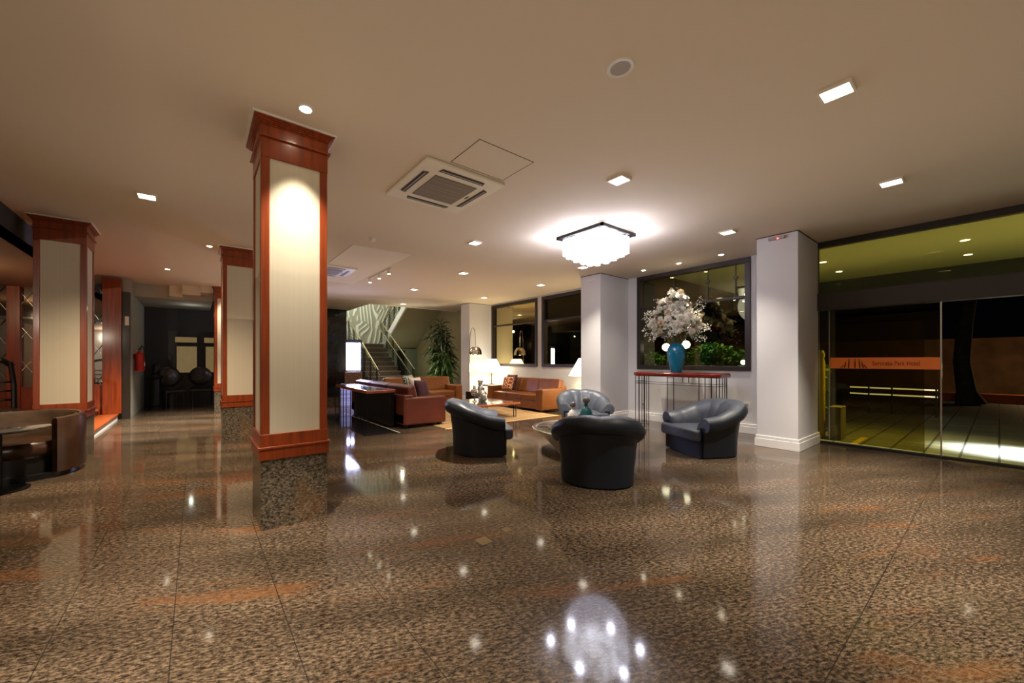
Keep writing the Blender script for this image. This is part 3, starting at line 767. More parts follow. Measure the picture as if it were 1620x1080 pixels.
# ------------------------------------------------------------------ red console with vase
cs = thing('console_table', 'red lacquered console table on clusters of thin black rods under the window', 'table', (7.42, 3.57, 0))
zt = 1.085
tp = MB(); tp.prism([(-0.27, -0.72), (-0.20, -0.80), (0.24, -0.80), (0.24, 0.80), (-0.20, 0.80), (-0.27, 0.72)], zt - 0.085, zt)
obj('table_top', tp, M['redlacquer'], cs, bevel=0.034, seg=4)
def rods(pos, z1):
    for x, y in pos: obj('rod_leg', MB().tube([(x, y, 0), (x, y, z1)], 0.0075, n=6), M['blackmetal'], cs)
cl = [(-0.22, 0.74), (-0.22, 0.66), (-0.22, 0.56), (-0.22, 0.46), (-0.10, 0.74), (0.02, 0.74), (0.12, 0.74), (0.2, 0.74)]
rods(cl, zt - 0.06); rods([(x, -y) for x, y in cl], zt - 0.06)
rods([(-0.22, 0.10), (-0.22, -0.02)], zt - 0.06)
for y in (-0.28, -0.17):
    obj('drop_rod', MB().tube([(-0.2, y, zt - 0.18), (-0.2, y, zt - 0.06)], 0.0075, n=6), M['blackmetal'], cs)
def cross(*p):
    obj('cross_rod', MB().tube(p, 0.005, n=5), M['blackmetal'], cs)
for z in (zt - 0.19, zt - 0.23):
    cross((-0.22, 0.74, z), (-0.22, -0.74, z)); cross((-0.22, 0.74, z), (0.2, 0.74, z)); cross((-0.22, -0.74, z), (0.2, -0.74, z))
cross((-0.22, 0.74, 0.06), (0.2, 0.74, 0.06)); cross((-0.22, -0.74, 0.06), (0.2, -0.74, 0.06)); cross((-0.22, 0.46, 0.06), (-0.22, 0.74, 0.06))
cross((-0.22, 0.10, zt - 0.1), (-0.22, -0.02, zt - 0.1))

VX, VY, VZ = 7.40, 3.60, zt
vs = thing('vase', 'turquoise glazed vase standing on the red console', 'vase', (VX, VY, VZ))
obj('vase_body', MB().lathe([(0.085, 0.0), (0.092, 0.01), (0.11, 0.09), (0.145, 0.25), (0.158, 0.36), (0.148, 0.45), (0.115, 0.51), (0.078, 0.54), (0.075, 0.56), (0.085, 0.575), (0.07, 0.57), (0.06, 0.53), (0.0, 0.5)], n=40, cap=False), M['blueglaze'], vs, smooth=True)
bq = thing('bouquet', 'big white and cream flower arrangement in the turquoise vase', 'flowers', (VX, VY, VZ + 0.5))
st = MB()
def blossom_mesh(nm, m, layers, R):
    b = MB()
    for k in range(layers):
        tilt = 0.25 + 1.05 * k / max(1, layers - 1)
        npet = 5 + k
        for j in range(npet):
            a = 2 * PI * (j + 0.5 * (k % 2)) / npet + rnd.uniform(-.15, .15)
            d = Vector((math.cos(a) * math.sin(tilt), math.sin(a) * math.sin(tilt), math.cos(tilt)))
            side = Vector((-math.sin(a), math.cos(a), 0))
            w = R * 0.75; base = d * R * 0.12
            p = [base - side * w * 0.15, base + side * w * 0.15, base + d * R * 0.6 + side * w * 0.5, base + d * R - d.cross(side) * R * 0.12, base + d * R * 0.6 - side * w * 0.5]
            b.bm.faces.new([b.bm.verts.new(q) for q in p])
    b.ball((0, 0, R * 0.25), R * 0.22, 1)
    me = bpy.data.meshes.new(nm); b.bm.to_mesh(me); b.bm.free(); me.materials.append(m)
    return me
bl = [blossom_mesh('blossom', M['petal'], 4, 0.105), blossom_mesh('blossom', M['petal'], 3, 0.08), blossom_mesh('blossom', M['petalc'], 4, 0.085), blossom_mesh('blossom', M['petalr'], 3, 0.07)]
lf = MB(); sprig = MB()
golden = PI * (3 - math.sqrt(5))
nb = 88
for i in range(nb):
    z = -0.42 + 1.4 * (i + 0.5) / nb
    z = max(-1, min(1, z))
    rad = math.sqrt(max(0, 1 - min(1, abs(z)) ** 2))
    a = i * golden
    d = Vector((rad * math.cos(a), rad * math.sin(a), z)).normalized()
    sc = Vector((0.34, 0.42, 0.48))
    if d.z > 0.3: sc = Vector((0.25, 0.29, 0.60))
    k = rnd.uniform(0.78, 1.05)
    pos = Vector((d.x * sc.x, d.y * sc.y, d.z * sc.z)) * k + Vector((0, 0.02, 0.40))
    me = bl[0] if i % 3 == 0 else bl[1]
    if i % 7 == 2: me = bl[2]
    if d.x > 0.55 and d.y < 0.1 and i % 2 == 0: me = bl[3]
    o = bpy.data.objects.new('blossom', me); C.objects.link(o); o.parent = bq; o.location = pos
    o.rotation_euler = d.to_track_quat('Z', 'Y').to_euler(); s_ = rnd.uniform(0.75, 1.15); o.scale = (s_, s_, s_)
    st.tube([(0.02 * d.x, 0.02 * d.y, -0.1), (pos * 0.5 + Vector((0, 0, 0.02))), pos], 0.004, n=4)
    for q in range(3):
        dd = (d + Vector((rnd.uniform(-.6, .6), rnd.uniform(-.6, .6), rnd.uniform(-.4, .5)))).normalized()
        lf.leaf(pos * 0.8 + Vector((0, 0, .05)), dd, rnd.uniform(0.12, 0.22), 0.035, 0.3, rnd.uniform(-1, 1))
for i in range(70):      # fine filler sprays with tiny buds
    a = rnd.uniform(0, 2 * PI); z = rnd.uniform(-0.45, 0.8)
    d = Vector((math.cos(a) * math.sqrt(1 - z * z), math.sin(a) * math.sqrt(1 - z * z), z))
    base = Vector((d.x * .28, d.y * .34, d.z * .42)) + Vector((0, 0, .38)); tip = base + d * rnd.uniform(.14, .26)
    sprig.tube([base, tip], 0.002, n=3)
    for q in range(6):
        sprig.ball(tip + Vector((rnd.uniform(-.05, .05), rnd.uniform(-.05, .05), rnd.uniform(-.05, .04))), rnd.uniform(.007, .014), 1)
obj('stems', st, M['stem'], bq); obj('leaves', lf, M['leaf'], bq); obj('filler_sprays', sprig, M['petal'], bq)
for dx, dy, ln in ((0.0, 0.19, 0.98), (0.03, 0.16, 0.9), (-0.03, 0.22, 0.86), (0.02, 0.11, 0.8)):
    obj('twig', MB().tube([(0, dy * 0.3, 0.3), (dx, dy, ln)], [0.006, 0.003], n=5), M['twig'], bq)
obj('bud', MB().lathe([(0.004, 0), (0.018, 0.05), (0.02, 0.1), (0.004, 0.17)], c=(0, -0.09, 0.72), n=10), M['petal'], bq, smooth=True)
obj('bud_stem', MB().tube([(0, -0.03, 0.4), (0, -0.09, 0.73)], 0.004, n=5), M['stem'], bq)

# ------------------------------------------------------------------ sofas (local: faces +Y, width along X)
def sofa(loc, rz, W, m, label, arm_w=0.24, seats=3, depth=0.94):
    r = thing('sofa', label, 'sofa', loc, rz)
    h = W / 2; d0 = -depth / 2; d1 = depth / 2
    obj('base', MB().box(-h + 0.02, h - 0.02, d0, d1 - 0.03, 0.06, 0.27), m, r, bevel=0.02)
    for sx in (-1, 1):
        a, b = sorted((sx * h, sx * (h - arm_w)))
        obj('arm', MB().box(a, b, d0 + 0.02, d1, 0.05, 0.585), m, r, bevel=0.035, seg=4)
    obj('back', MB().box(-h + 0.01, h - 0.01, d0, d0 + 0.2, 0.06, 0.64), m, r, bevel=0.03, seg=3)
    sw = (W - 2 * arm_w - 0.01) / seats
    for i in range(seats):
        x0 = -h + arm_w + 0.005 + i * sw
        obj('seat_cushion', MB().box(x0 + 0.004, x0 + sw - 0.004, d0 + 0.2, d1 - 0.02, 0.27, 0.43), m, r, bevel=0.035, seg=4)
    bw = (W - 0.06) / seats
    for i in range(seats):
        x0 = -h + 0.03 + i * bw
        bb = MB(); bb.obox((x0 + bw / 2, d0 + 0.21, 0.60), (bw - 0.008, 0.19, 0.42), (math.radians(14), 0, 0))
        obj('back_cushion', bb, m, r, bevel=0.04, seg=4)
    for sx in (-1, 1):
        for sy in (d0 + 0.08, d1 - 0.1):
            obj('foot', MB().box(sx * (h - 0.1) - 0.035, sx * (h - 0.1) + 0.035, sy - 0.035, sy + 0.035, 0, 0.06), M['black'], r)
    return r
sofa((7.40, 7.72, 0.012), PI / 2, 2.2, M['cognac'], 'cognac leather three seat sofa under the far windows')
sofa((3.665, 8.13, 0.012), -PI / 2, 3.05, M['russet'], 'russet leather sofa seen from its end, behind the near wooden console')
sofa((5.30, 9.78, 0.012), PI, 2.2, M['cognac'], 'brown leather sofa facing the camera in front of the stairs', seats=2)

def pillow(loc, nrm, m, label, s_=0.42, th=0.14):
    n = 12; b = MB(); top = []; bot = []
    for i in range(n + 1):
        rt_, rb = [], []
        for j in range(n + 1):
            u, v = 2 * i / n - 1, 2 * j / n - 1
            k = (max(0, 1 - u ** 4) * max(0, 1 - v ** 4)) ** 0.6
            pin = 1 - 0.06 * (1 - abs(u * v))
            x, y = u * s_ / 2 * pin, v * s_ / 2 * pin
            rt_.append(b.bm.verts.new((x, y, th / 2 * k + 0.004))); rb.append(b.bm.verts.new((x, y, -th / 2 * k - 0.004)))
        top.append(rt_); bot.append(rb)
    for i in range(n):
        for j in range(n):
            b.bm.faces.new([top[i][j], top[i + 1][j], top[i + 1][j + 1], top[i][j + 1]])
            b.bm.faces.new([bot[i][j], bot[i][j + 1], bot[i + 1][j + 1], bot[i + 1][j]])
    for i in range(n):
        b.bm.faces.new([top[i][0], bot[i][0], bot[i + 1][0], top[i + 1][0]]); b.bm.faces.new([top[i][n], top[i + 1][n], bot[i + 1][n], bot[i][n]])
        b.bm.faces.new([top[0][i], top[0][i + 1], bot[0][i + 1], bot[0][i]]); b.bm.faces.new([top[n][i], bot[n][i], bot[n][i + 1], top[n][i + 1]])
    o = obj('throw_pillow', b, m, smooth=True, angle=80); o.location = loc
    o.rotation_euler = Vector(nrm).to_track_quat('Z', 'Y').to_euler()
    return tag(o, label, 'pillow')
pillow((7.44, 8.34, 0.69), (-1, 0.0, 0.30), M['purple'], 'dark plum pillow behind the red printed one on the cognac sofa', 0.44)
pillow((7.26, 8.27, 0.655), (-1, -0.1, 0.33), M['suzani'], 'cream pillow with red medallion print on the cognac sofa', 0.40)
pillow((3.83, 7.07, 0.70), (0.5, -1, 0.30), M['purple'], 'plum pillow on the russet sofa, nearest its end arm', 0.42)
pillow((3.84, 7.34, 0.73), (0.6, -1, 0.30), M['whitefab'], 'white pillow behind the plum one on the russet sofa', 0.44)
pillow((3.82, 7.62, 0.76), (0.7, -0.9, 0.30), M['tealfab'], 'teal printed pillow on the russet sofa', 0.47)

# coffee table, rug, vases
rg = box('rug', (3.85, 6.98, 6.08, 9.5, 0.0, 0.012), M['rug']); tag(rg, 'striped tan rug under the brown sofas and coffee table', 'rug')
cf = thing('coffee_table', 'low square cherry wood coffee table with glossy top between the sofas', 'table', (5.5, 7.15, 0.012))
obj('table_top', MB().box(-0.6, 0.6, -0.65, 0.65, 0.285, 0.335), M['tablewood'], cf, bevel=0.02, seg=3)
obj('glass_inset', MB().box(-0.5, 0.5, -0.55, 0.55, 0.3355, 0.339), M['glasstop'], cf)
for sx in (-1, 1):
    for sy in (-1, 1):
        lm = MB()
        for ox, oy in ((0, 0), (0.07, 0), (0, 0.07)): lm.tube([(sx * (0.52 - ox), sy * (0.57 - oy), 0), (sx * (0.52 - ox), sy * (0.57 - oy), 0.285)], 0.009, n=6)
        lm.tube([(sx * 0.52, sy * 0.57, 0.02), (sx * 0.45, sy * 0.57, 0.02)], 0.007, n=6)
        obj('leg', lm, M['blackmetal'], cf)
cz = 0.351
def silver_vase(loc, prof, label):
    v = thing('glass_vase', label, 'vase', loc, 0, 'silvery vases on the coffee table')
    obj('vase_body', MB().lathe(prof, n=24), M['silver'], v, smooth=True)
    return v
silver_vase((5.30, 7.22, cz), [(0.06, 0), (0.055, 0.01), (0.015, 0.04), (0.015, 0.12), (0.07, 0.15), (0.10, 0.21), (0.09, 0.26), (0.04, 0.29), (0.035, 0.36), (0.045, 0.37)], 'silvery stemmed urn with narrow neck on coffee table, leftmost of three')
silver_vase((5.48, 7.12, cz), [(0.05, 0), (0.09, 0.04), (0.11, 0.12), (0.08, 0.2), (0.03, 0.25), (0.03, 0.32), (0.04, 0.33)], 'round silvery bottle vase on coffee table, nearest of three')
silver_vase((5.62, 7.42, cz), [(0.05, 0), (0.045, 0.05), (0.09, 0.12), (0.1, 0.25), (0.06, 0.33), (0.055, 0.42), (0.08, 0.48)], 'tall silvery flared vase on coffee table, farthest of three')

# ------------------------------------------------------------------ near wooden console behind the russet sofa
c2 = thing('console_table', 'orange wood console on thin black rods behind the russet sofa', 'table', (2.85, 8.1, 0))
top = MB(); top.prism([(-0.30, -1.25), (-0.19, 1.05), (0.31, 1.05), (0.31, -1.22)], 0.685, 0.75)
obj('table_top', top, M['tablewood'], c2, bevel=0.018, seg=3)
for x, y in ((-0.27, 0.0), (-0.26, 0.22), (-0.25, 0.44), (-0.20, -0.42), (-0.12, -0.44), (-0.24, 0.9), (-0.14, 0.92), (-0.05, 0.92), (0.24, 0.9), (-0.28, -0.3), (-0.05, -0.42), (0.05, -0.42)):
    obj('rod_leg', MB().tube([(x, y, 0.003), (x, y, 0.688)], 0.009, n=6), M['blackmetal'], c2)
obj('glass_inset', MB().prism([(-0.22, -1.14), (-0.12, 0.98), (0.24, 0.98), (0.24, -1.12)], 0.7502, 0.7522), M['glasstop'], c2)
obj('dark_back_panel', MB().box(0.22, 0.29, -1.16, 0.95, 0.03, 0.68), M['black'], c2)

# digital display totem
tt = thing('display_totem', 'display totem with glowing blue-white screen before the black marble wall', 'display', (3.80, 11.25, 0), math.radians(-22))
obj('plinth', MB().box(-0.36, 0.36, -0.16, 0.16, 0.0, 0.62), M['paleslats'], tt)
obj('marble_cap', MB().box(-0.24, 0.24, -0.18, 0.18, 0.62, 0.98), M['brownstone'], tt, bevel=0.01)
obj('screen_housing', MB().box(-0.24, 0.24, -0.05, 0.08, 0.98, 1.93), M['black'], tt, bevel=0.02)
obj('screen', MB().box(-0.20, 0.20, -0.056, -0.05, 1.03, 1.83), M['screen'], tt)

# ------------------------------------------------------------------ stairs
sr = thing('staircase', 'dark stone staircase with landing and black and brass railings at the back', 'staircase', (0, 0, 0))
nst = 11; rise = 2.02 / nst; tread = 0.27; sx0, sx1, sy0 = 5.02, 6.42, 12.5
stp = MB(); nos = MB()
for i in range(nst):
    y0 = sy0 + i * tread
    stp.box(sx0, sx1, y0, sy0 + nst * tread + 0.05, i * rise, (i + 1) * rise - 0.02)
    nos.box(sx0 - 0.01, sx1 + 0.01, y0 - 0.02, y0 + tread + 0.01, (i + 1) * rise - 0.025, (i + 1) * rise)
obj('flight', stp, M['stair'], sr); obj('step_nosings', nos, M['stairlight'], sr)
ly = sy0 + nst * tread
obj('landing', MB().box(4.6, XW, ly, 16.5, 1.84, 2.02), M['stair'], sr)
# second flight rising back towards the camera
f2 = MB(); f2s = MB(); n2 = 14
for i in range(n2):
    y1 = ly - i * tread
    z = 2.02 + i * rise
    f2.prism([(6.52, y1 - tread), (XW - 0.01, y1 - tread), (XW - 0.01, y1), (6.52, y1)], z + 0.0, z + rise)
obj('upper_flight', f2, M['stairlight'], sr)
def slab(x0, x1, z_off0, z_off1, m, nm):
    s_ = MB(); ya, yb = ly + 0.02, ly - n2 * tread
    za, zb = 2.02, 2.02 + n2 * rise
    v = [(x0, ya, za + z_off0), (x1, ya, za + z_off0), (x1, yb, zb + z_off0), (x0, yb, zb + z_off0)]
    w = [(x0, ya, za + z_off1), (x1, ya, za + z_off1), (x1, yb, zb + z_off1), (x0, yb, zb + z_off1)]
    s_.quad(*v); s_.quad(*w); 
    for i in range(4): s_.quad(v[i], v[(i + 1) % 4], w[(i + 1) % 4], w[i])
    return obj(nm, s_, m, sr)
slab(6.52, XW - 0.01, -0.20, 0.0, M['olive'], 'soffit')
slab(6.46, 6.52, -0.22, 0.08, M['trim'], 'stringer')
def railing(x, ya, za, yb, zb, nm, npost=6):
    r = obj(nm, MB().tube([(x, ya - 0.12, za + 0.80), (x, yb, zb + 0.88)], 0.024, n=8), M['rail'], sr, smooth=True)
    low = MB(); low.tube([(x + (0.05 if x < 5.5 else -0.14), ya - 0.1, za + 0.62), (x + (0.05 if x < 5.5 else -0.14), yb, zb + 0.70)], 0.018, n=6)
    obj('lower_handrail', low, M['rail'], sr, smooth=True)
    pm = MB()
    for i in range(npost):
        t = i / (npost - 1); y = ya + (yb - ya) * t; z = za + (zb - za) * t
        for o in (-0.05, 0.05): pm.tube([(x, y + o, z), (x, y + o, z + 0.86)], 0.013, n=5)
    for k in range(1, 5):
        h = 0.12 * k + 0.05
        pm.tube([(x, ya, za + h), (x, yb, zb + h)], 0.008, n=5)
    obj('balustrade', pm, M['blackmetal'], sr)
railing(5.05, sy0 + 0.05, rise, ly + 0.05, 2.02 + rise * 0.3, 'left_handrail')
railing(6.44, sy0 + 0.05, rise, ly + 0.05, 2.02 + rise * 0.3, 'right_handrail')
railing(6.49, ly - 0.2, 2.25, ly - 2.6, 2.25 + 2.4 * rise / tread, 'upper_handrail')

# ------------------------------------------------------------------ tall plant behind the sofa
pl = thing('potted_palm', 'tall leafy indoor palm lit from below beside the stairs', 'plant', (7.0, 11.35, 0))
obj('planter', MB().lathe([(0.22, 0), (0.3, 0.1), (0.32, 0.42), (0.29, 0.42), (0.27, 0.36), (0, 0.36)], n=24, cap=False), M['black'], pl, smooth=True)
lm = MB(); ld = MB(); tk = MB()
for i in range(24):
    a = rnd.uniform(0, 2 * PI); r0 = rnd.uniform(0.02, 0.22); hh = rnd.uniform(1.0, 2.8)
    bx_, by_ = r0 * math.cos(a), r0 * math.sin(a)
    tx_, ty_ = bx_ * 2.2, by_ * 2.2
    tk.tube([(bx_, by_, 0.34), (tx_, ty_, hh)], 0.012, n=5)
    for q in range(46):
        t = rnd.uniform(0.2, 1.0); p = Vector((bx_ + (tx_ - bx_) * t, by_ + (ty_ - by_) * t, 0.34 + (hh - 0.34) * t))
        d = Vector((rnd.uniform(-1, 1), rnd.uniform(-1, 1), rnd.uniform(-0.3, 0.9)))
        (lm if p.z < 1.6 else ld).leaf(p, d, rnd.uniform(0.25, 0.55), rnd.uniform(0.04, 0.075), rnd.uniform(0.3, 0.9), rnd.uniform(-1, 1))  # brighter green low down, darker above: uplight falloff put into leaf colour
obj('lower_leaves', lm, M['leaf'], pl); obj('upper_leaves', ld, M['leafd'], pl); obj('canes', tk, M['stem'], pl)
ul = thing('uplight', 'small black floor uplight shining on the palm', 'light', (6.6, 10.85, 0))
obj('housing', MB().lathe([(0.06, 0), (0.06, 0.14)], n=16), M['black'], ul, smooth=True)
obj('glowing_lens', MB().lathe([(0.05, 0.141), (0.05, 0.147)], n=16), M['bulb'], ul)

# ------------------------------------------------------------------ floor lamp and table lamps
al = thing('floor_lamp', 'chrome arc floor lamp with dome shade before the far pier', 'lamp', (6.93, 9.72, 0))
obj('base', MB().box(-0.02, 0.36, -0.17, 0.17, 0.0, 0.34), M['black'], al, bevel=0.01)
arc = [(0.0, 0, 0.34), (0.0, 0, 1.5), (0.02, 0, 2.0), (0.05, -0.01, 2.22), (0.09, -0.02, 2.33), (0.14, -0.03, 2.34), (0.18, -0.04, 2.26), (0.20, -0.045, 2.05), (0.205, -0.05, 1.76)]
obj('arc_pole', MB().tube(arc, 0.012, n=8), M['chrome'], al, smooth=True)
dm = [(0.03, 0.26), (0.09, 0.25), (0.15, 0.2), (0.19, 0.12), (0.205, 0.0)]
obj('dome_shade', MB().lathe(dm, c=(0.205, -0.05, 1.5), n=32, cap=False), M['chrome'], al, smooth=True)
obj('bulb', MB().ball((0.205, -0.05, 1.55), 0.06, 2), M['bulb'], al, smooth=True)
def table_lamp(loc, label):
    t = thing('table_lamp', label, 'lamp', loc, 0, 'cream shaded table lamps beside the cognac sofa')
    obj('stand', MB().tube([(0, 0, 0.01), (0, 0, 0.55)], 0.01, n=8), M['blackmetal'], t)
    obj('foot', MB().lathe([(0.09, 0), (0.09, 0.012), (0.03, 0.03)], n=20), M['blackmetal'], t, smooth=True)
    obj('cross_arms', MB().tube([(-0.1, 0, 0.14), (0.1, 0, 0.14)], 0.005, n=5).tube([(0, -0.1, 0.14), (0, 0.1, 0.14)], 0.005, n=5), M['blackmetal'], t)
    obj('shade', MB().lathe([(0.38, 0.38), (0.15, 0.80)], n=36, cap=False), M['shade_on'], t, smooth=True)
    return t
def end_table(loc, label):
    t = thing('end_table', label, 'table', loc, 0)
    obj('table_top', MB().box(-0.26, 0.26, -0.26, 0.26, 0.52, 0.56), M['darkwood'], t, bevel=0.006)
    for sx in (-0.22, 0.22):
        for sy in (-0.22, 0.22): obj('leg', MB().box(sx - 0.02, sx + 0.02, sy - 0.02, sy + 0.02, 0, 0.52), M['darkwood'], t)
    return t
end_table((7.55, 9.38, 0.0), 'dark square end table behind the far end of the cognac sofa')
TL = table_lamp((7.55, 9.38, 0.56), 'glowing cream table lamp left of the cognac sofa')
end_table((7.66, 5.86, 0.0), 'dark end table between the cognac sofa and the white pier')
dup(TL, (7.635, 5.88, 0.56), 0, 'glowing cream table lamp mostly hidden by the white pier')

# ------------------------------------------------------------------ ceiling fixtures
def downlight(p, label, s_=0.15):
    r = thing('square_downlight', label, 'downlight', (p[0], p[1], HC), 0, 'square recessed ceiling downlights')
    h = s_ / 2
    f = MB(); t = 0.015
    f.box(-h - t, h + t, -h - t, -h, -0.02, 0); f.box(-h - t, h + t, h, h + t, -0.02, 0); f.box(-h - t, -h, -h, h, -0.02, 0); f.box(h, h + t, -h, h, -0.02, 0)
    obj('trim_ring', f, M['beige'], r); obj('diffuser', MB().box(-h, h, -h, h, -0.012, -0.004), M['lamp_on'], r)
    return r
DL = [((3.60, 0.66), 'square downlight at upper right, nearest the camera'),
      ((3.54, 2.30), 'square downlight between the chandelier and the round speaker'),
      ((5.90, 0.66), 'square downlight above the entrance side of the lobby, far right'),
      ((6.26, 2.31), 'square downlight in front of the pier with the red sensor light'),
      ((3.58, 4.86), 'square downlight left of the chandelier, right of the nearer air conditioner'),
      ((4.61, 6.68), 'square downlight over the gap between armchairs and rug'),
      ((4.62, 8.96), 'square downlight over the near end of the brown sofa before the stairs'),
      ((5.50, 11.44), 'square downlight just in front of the stair opening'),
      ((6.26, 4.87), 'square downlight just below the chandelier, before the middle pier'),
      ((6.89, 8.90), 'square downlight over the left lamp end of the cognac sofa'),
      ((6.87, 6.61), 'square downlight over the right end of the cognac sofa'),
      ((-0.45, 5.67), 'square downlight alone on the left ceiling between two columns')]
first = None
for p, lb in DL:
    if first is None: first = downlight(p, lb)
    else: dup(first, (p[0], p[1], HC), 0, lb)
def roundlight(p, label):
    r = thing('round_downlight', label, 'downlight', (p[0], p[1], HC), 0, 'small round ceiling spotlights')
    obj('bezel', MB().lathe([(0.032, -0.004), (0.045, -0.012), (0.055, 0.0)], n=20, cap=False), M['white'], r, smooth=True)
    obj('glowing_lamp', MB().lathe([(0.033, -0.012), (0.033, -0.004)], n=16), M['lamp_warm'], r)
    return r
RL = [((0.66, 3.02), 'small round spotlight in front of the nearest column'),
      ((-0.47, 9.94), 'small round spotlight in the far left ceiling before the hall'),
      ((0.18, 7.55), 'small round spotlight beside the second column'),
      ((7.50, 4.31), 'small round spotlight above window, leftmost of three'),
      ((7.50, 3.60), 'small round spotlight directly above the flowers, middle of three'),
      ((7.50, 2.87), 'small round spotlight above window, rightmost of three')]
first = None
for p, lb in RL:
    if first is None: first = roundlight(p, lb)
    else: dup(first, (p[0], p[1], HC), 0, lb)
tk_ = thing('spot_track', 'ceiling track with three bright spot heads along the pale patch of light', 'spotlight', (3.18, 7.8, HC))
obj('track_rail', MB().box(-0.012, 0.012, -0.62, 0.62, -0.02, 0), M['white'], tk_)
for y in (-0.53, -0.02, 0.51):
    hd = obj('spot_head', MB().lathe([(0.03, -0.11), (0.034, -0.1), (0.028, -0.02)], c=(0, y, 0), n=14), M['white'], tk_, smooth=True)
    obj('glowing_lens', MB().lathe([(0.027, -0.116), (0.027, -0.111)], c=(0, y, 0), n=14), M['lamp_warm'], hd)

def cassette(loc, label):
    r = thing('ceiling_air_conditioner', label, 'air conditioner', loc, 0, 'ceiling cassette air conditioners')
    h = 0.472
    obj('cover', MB().box(-h, h, -h, h, -0.032, 0), M['beige'], r, bevel=0.012)
    g = MB(); g.box(-0.255, 0.255, -0.255, 0.255, -0.04, -0.03)
    obj('intake_grille', g, M['grille'], r, bevel=0.004)
    for ang in range(4):
        sl = MB(); 
        pts = [(-0.27, 0.335), (0.27, 0.335), (0.25, 0.395), (-0.25, 0.395)]
        ca, sa = math.cos(ang * PI / 2), math.sin(ang * PI / 2)
        sl.prism([(x * ca - y * sa, x * sa + y * ca) for x, y in pts], -0.036, -0.0325)
        so = obj('air_slot', sl, M['vent'], r)
        fl = MB(); pts = [(-0.25, 0.36), (0.25, 0.36), (0.24, 0.37), (-0.24, 0.37)]
        fl.prism([(x * ca - y * sa, x * sa + y * ca) for x, y in pts], -0.042, -0.036)
        obj('louvre_vane', fl, M['grey'], so)
    obj('badge', MB().box(0.29, 0.31, -0.04, 0.04, -0.0335, -0.0322), M['vent'], r)
    return r
AC = cassette((2.18, 3.53, HC), 'ceiling cassette air conditioner right of the nearest column')
dup(AC, (2.17, 8.05, HC - 0.012), 0, 'farther ceiling cassette air conditioner half hidden by the nearest column')
ht_ = MB(); hx0, hx1, hy0, hy1 = 1.945, 2.585, 2.575, 3.03
for b in ((hx0, hx1, hy0, hy0 + 0.006), (hx0, hx1, hy1 - 0.006, hy1), (hx0, hx0 + 0.006, hy0, hy1), (hx1 - 0.006, hx1, hy0, hy1)): ht_.box(*b, HC - 0.002, HC + 0.001)
hr = thing('ceiling_hatch', 'square ceiling access hatch beside the nearer air conditioner', 'hatch', (0, 0, 0))
obj('hatch_seam', ht_, M['shadowgap'], hr)
obj('hatch_panel', MB().box(hx0 + 0.006, hx1 - 0.006, hy0 + 0.006, hy1 - 0.006, HC - 0.0015, HC + 0.001), M['ceil'], hr)
sp_ = thing('ceiling_speaker', 'round flush ceiling speaker at top centre', 'speaker', (2.2, 1.42, HC))
obj('speaker_rim', MB().lathe([(0.062, -0.006), (0.082, -0.008), (0.086, 0.0)], n=36, cap=False), M['white'], sp_, smooth=True)
obj('speaker_mesh', MB().lathe([(0.064, -0.006), (0.064, -0.002)], n=36), M['grey'], sp_)
sm = thing('smoke_detector', 'small white smoke detector on the ceiling above the second air conditioner', 'detector', (2.19, 5.63, HC))
obj('detector_body', MB().lathe([(0.03, -0.045), (0.045, -0.035), (0.05, 0)], n=24), M['white'], sm, smooth=True)
ms = thing('mounted_motion_sensor', 'small grey sensor bar with red light at the top of the right pier', 'sensor', (6.99, 1.93, 3.115))
obj('sensor_body', MB().box(-0.05, 0, -0.1, 0.1, -0.02, 0.025), M['grey'], ms, bevel=0.006)
obj('red_light', MB().ball((-0.052, -0.02, -0.012), 0.012, 2), M['red_led'], ms)
em = thing('mounted_bar_fixture', 'thin white bar fixture near the top of the middle pier', 'fixture', (6.99, 5.2, 3.05))
obj('fixture_body', MB().box(-0.03, 0, -0.11, 0.11, -0.02, 0.02), M['white'], em, bevel=0.005)
for i, (x, y, z, lb) in enumerate(((8.031, 2.66, 0.5, 'white wall socket above the baseboard right of the console'), (8.031, 4.62, 0.34, 'white wall socket behind the left rods of the console'))):
    so = thing('wall_socket', lb, 'socket', (x, y, z), 0)
    obj('face_plate', MB().box(-0.008, 0.003, -0.05, 0.05, -0.06, 0.06), M['white'], so, bevel=0.003)
    obj('socket_insert', MB().box(-0.011, -0.008, -0.025, 0.025, -0.03, 0.03), M['grey'], so)
for x, y, s_, lb in ((1.685, 2.185, 0.05, 'larger square brass floor box set in the granite'), (1.94, 2.225, 0.035, 'smaller square brass floor box set in the granite')):
    fb = thing('floor_box', lb, 'floor outlet', (x, y, 0))
    obj('brass_lid', MB().box(-s_, s_, -s_, s_, 0.0, 0.0025), M['brass'], fb)
    obj('lid_seam', MB().box(-s_ - 0.005, s_ + 0.005, -s_ - 0.005, s_ + 0.005, 0.0, 0.0012), M['shadowgap'], fb)

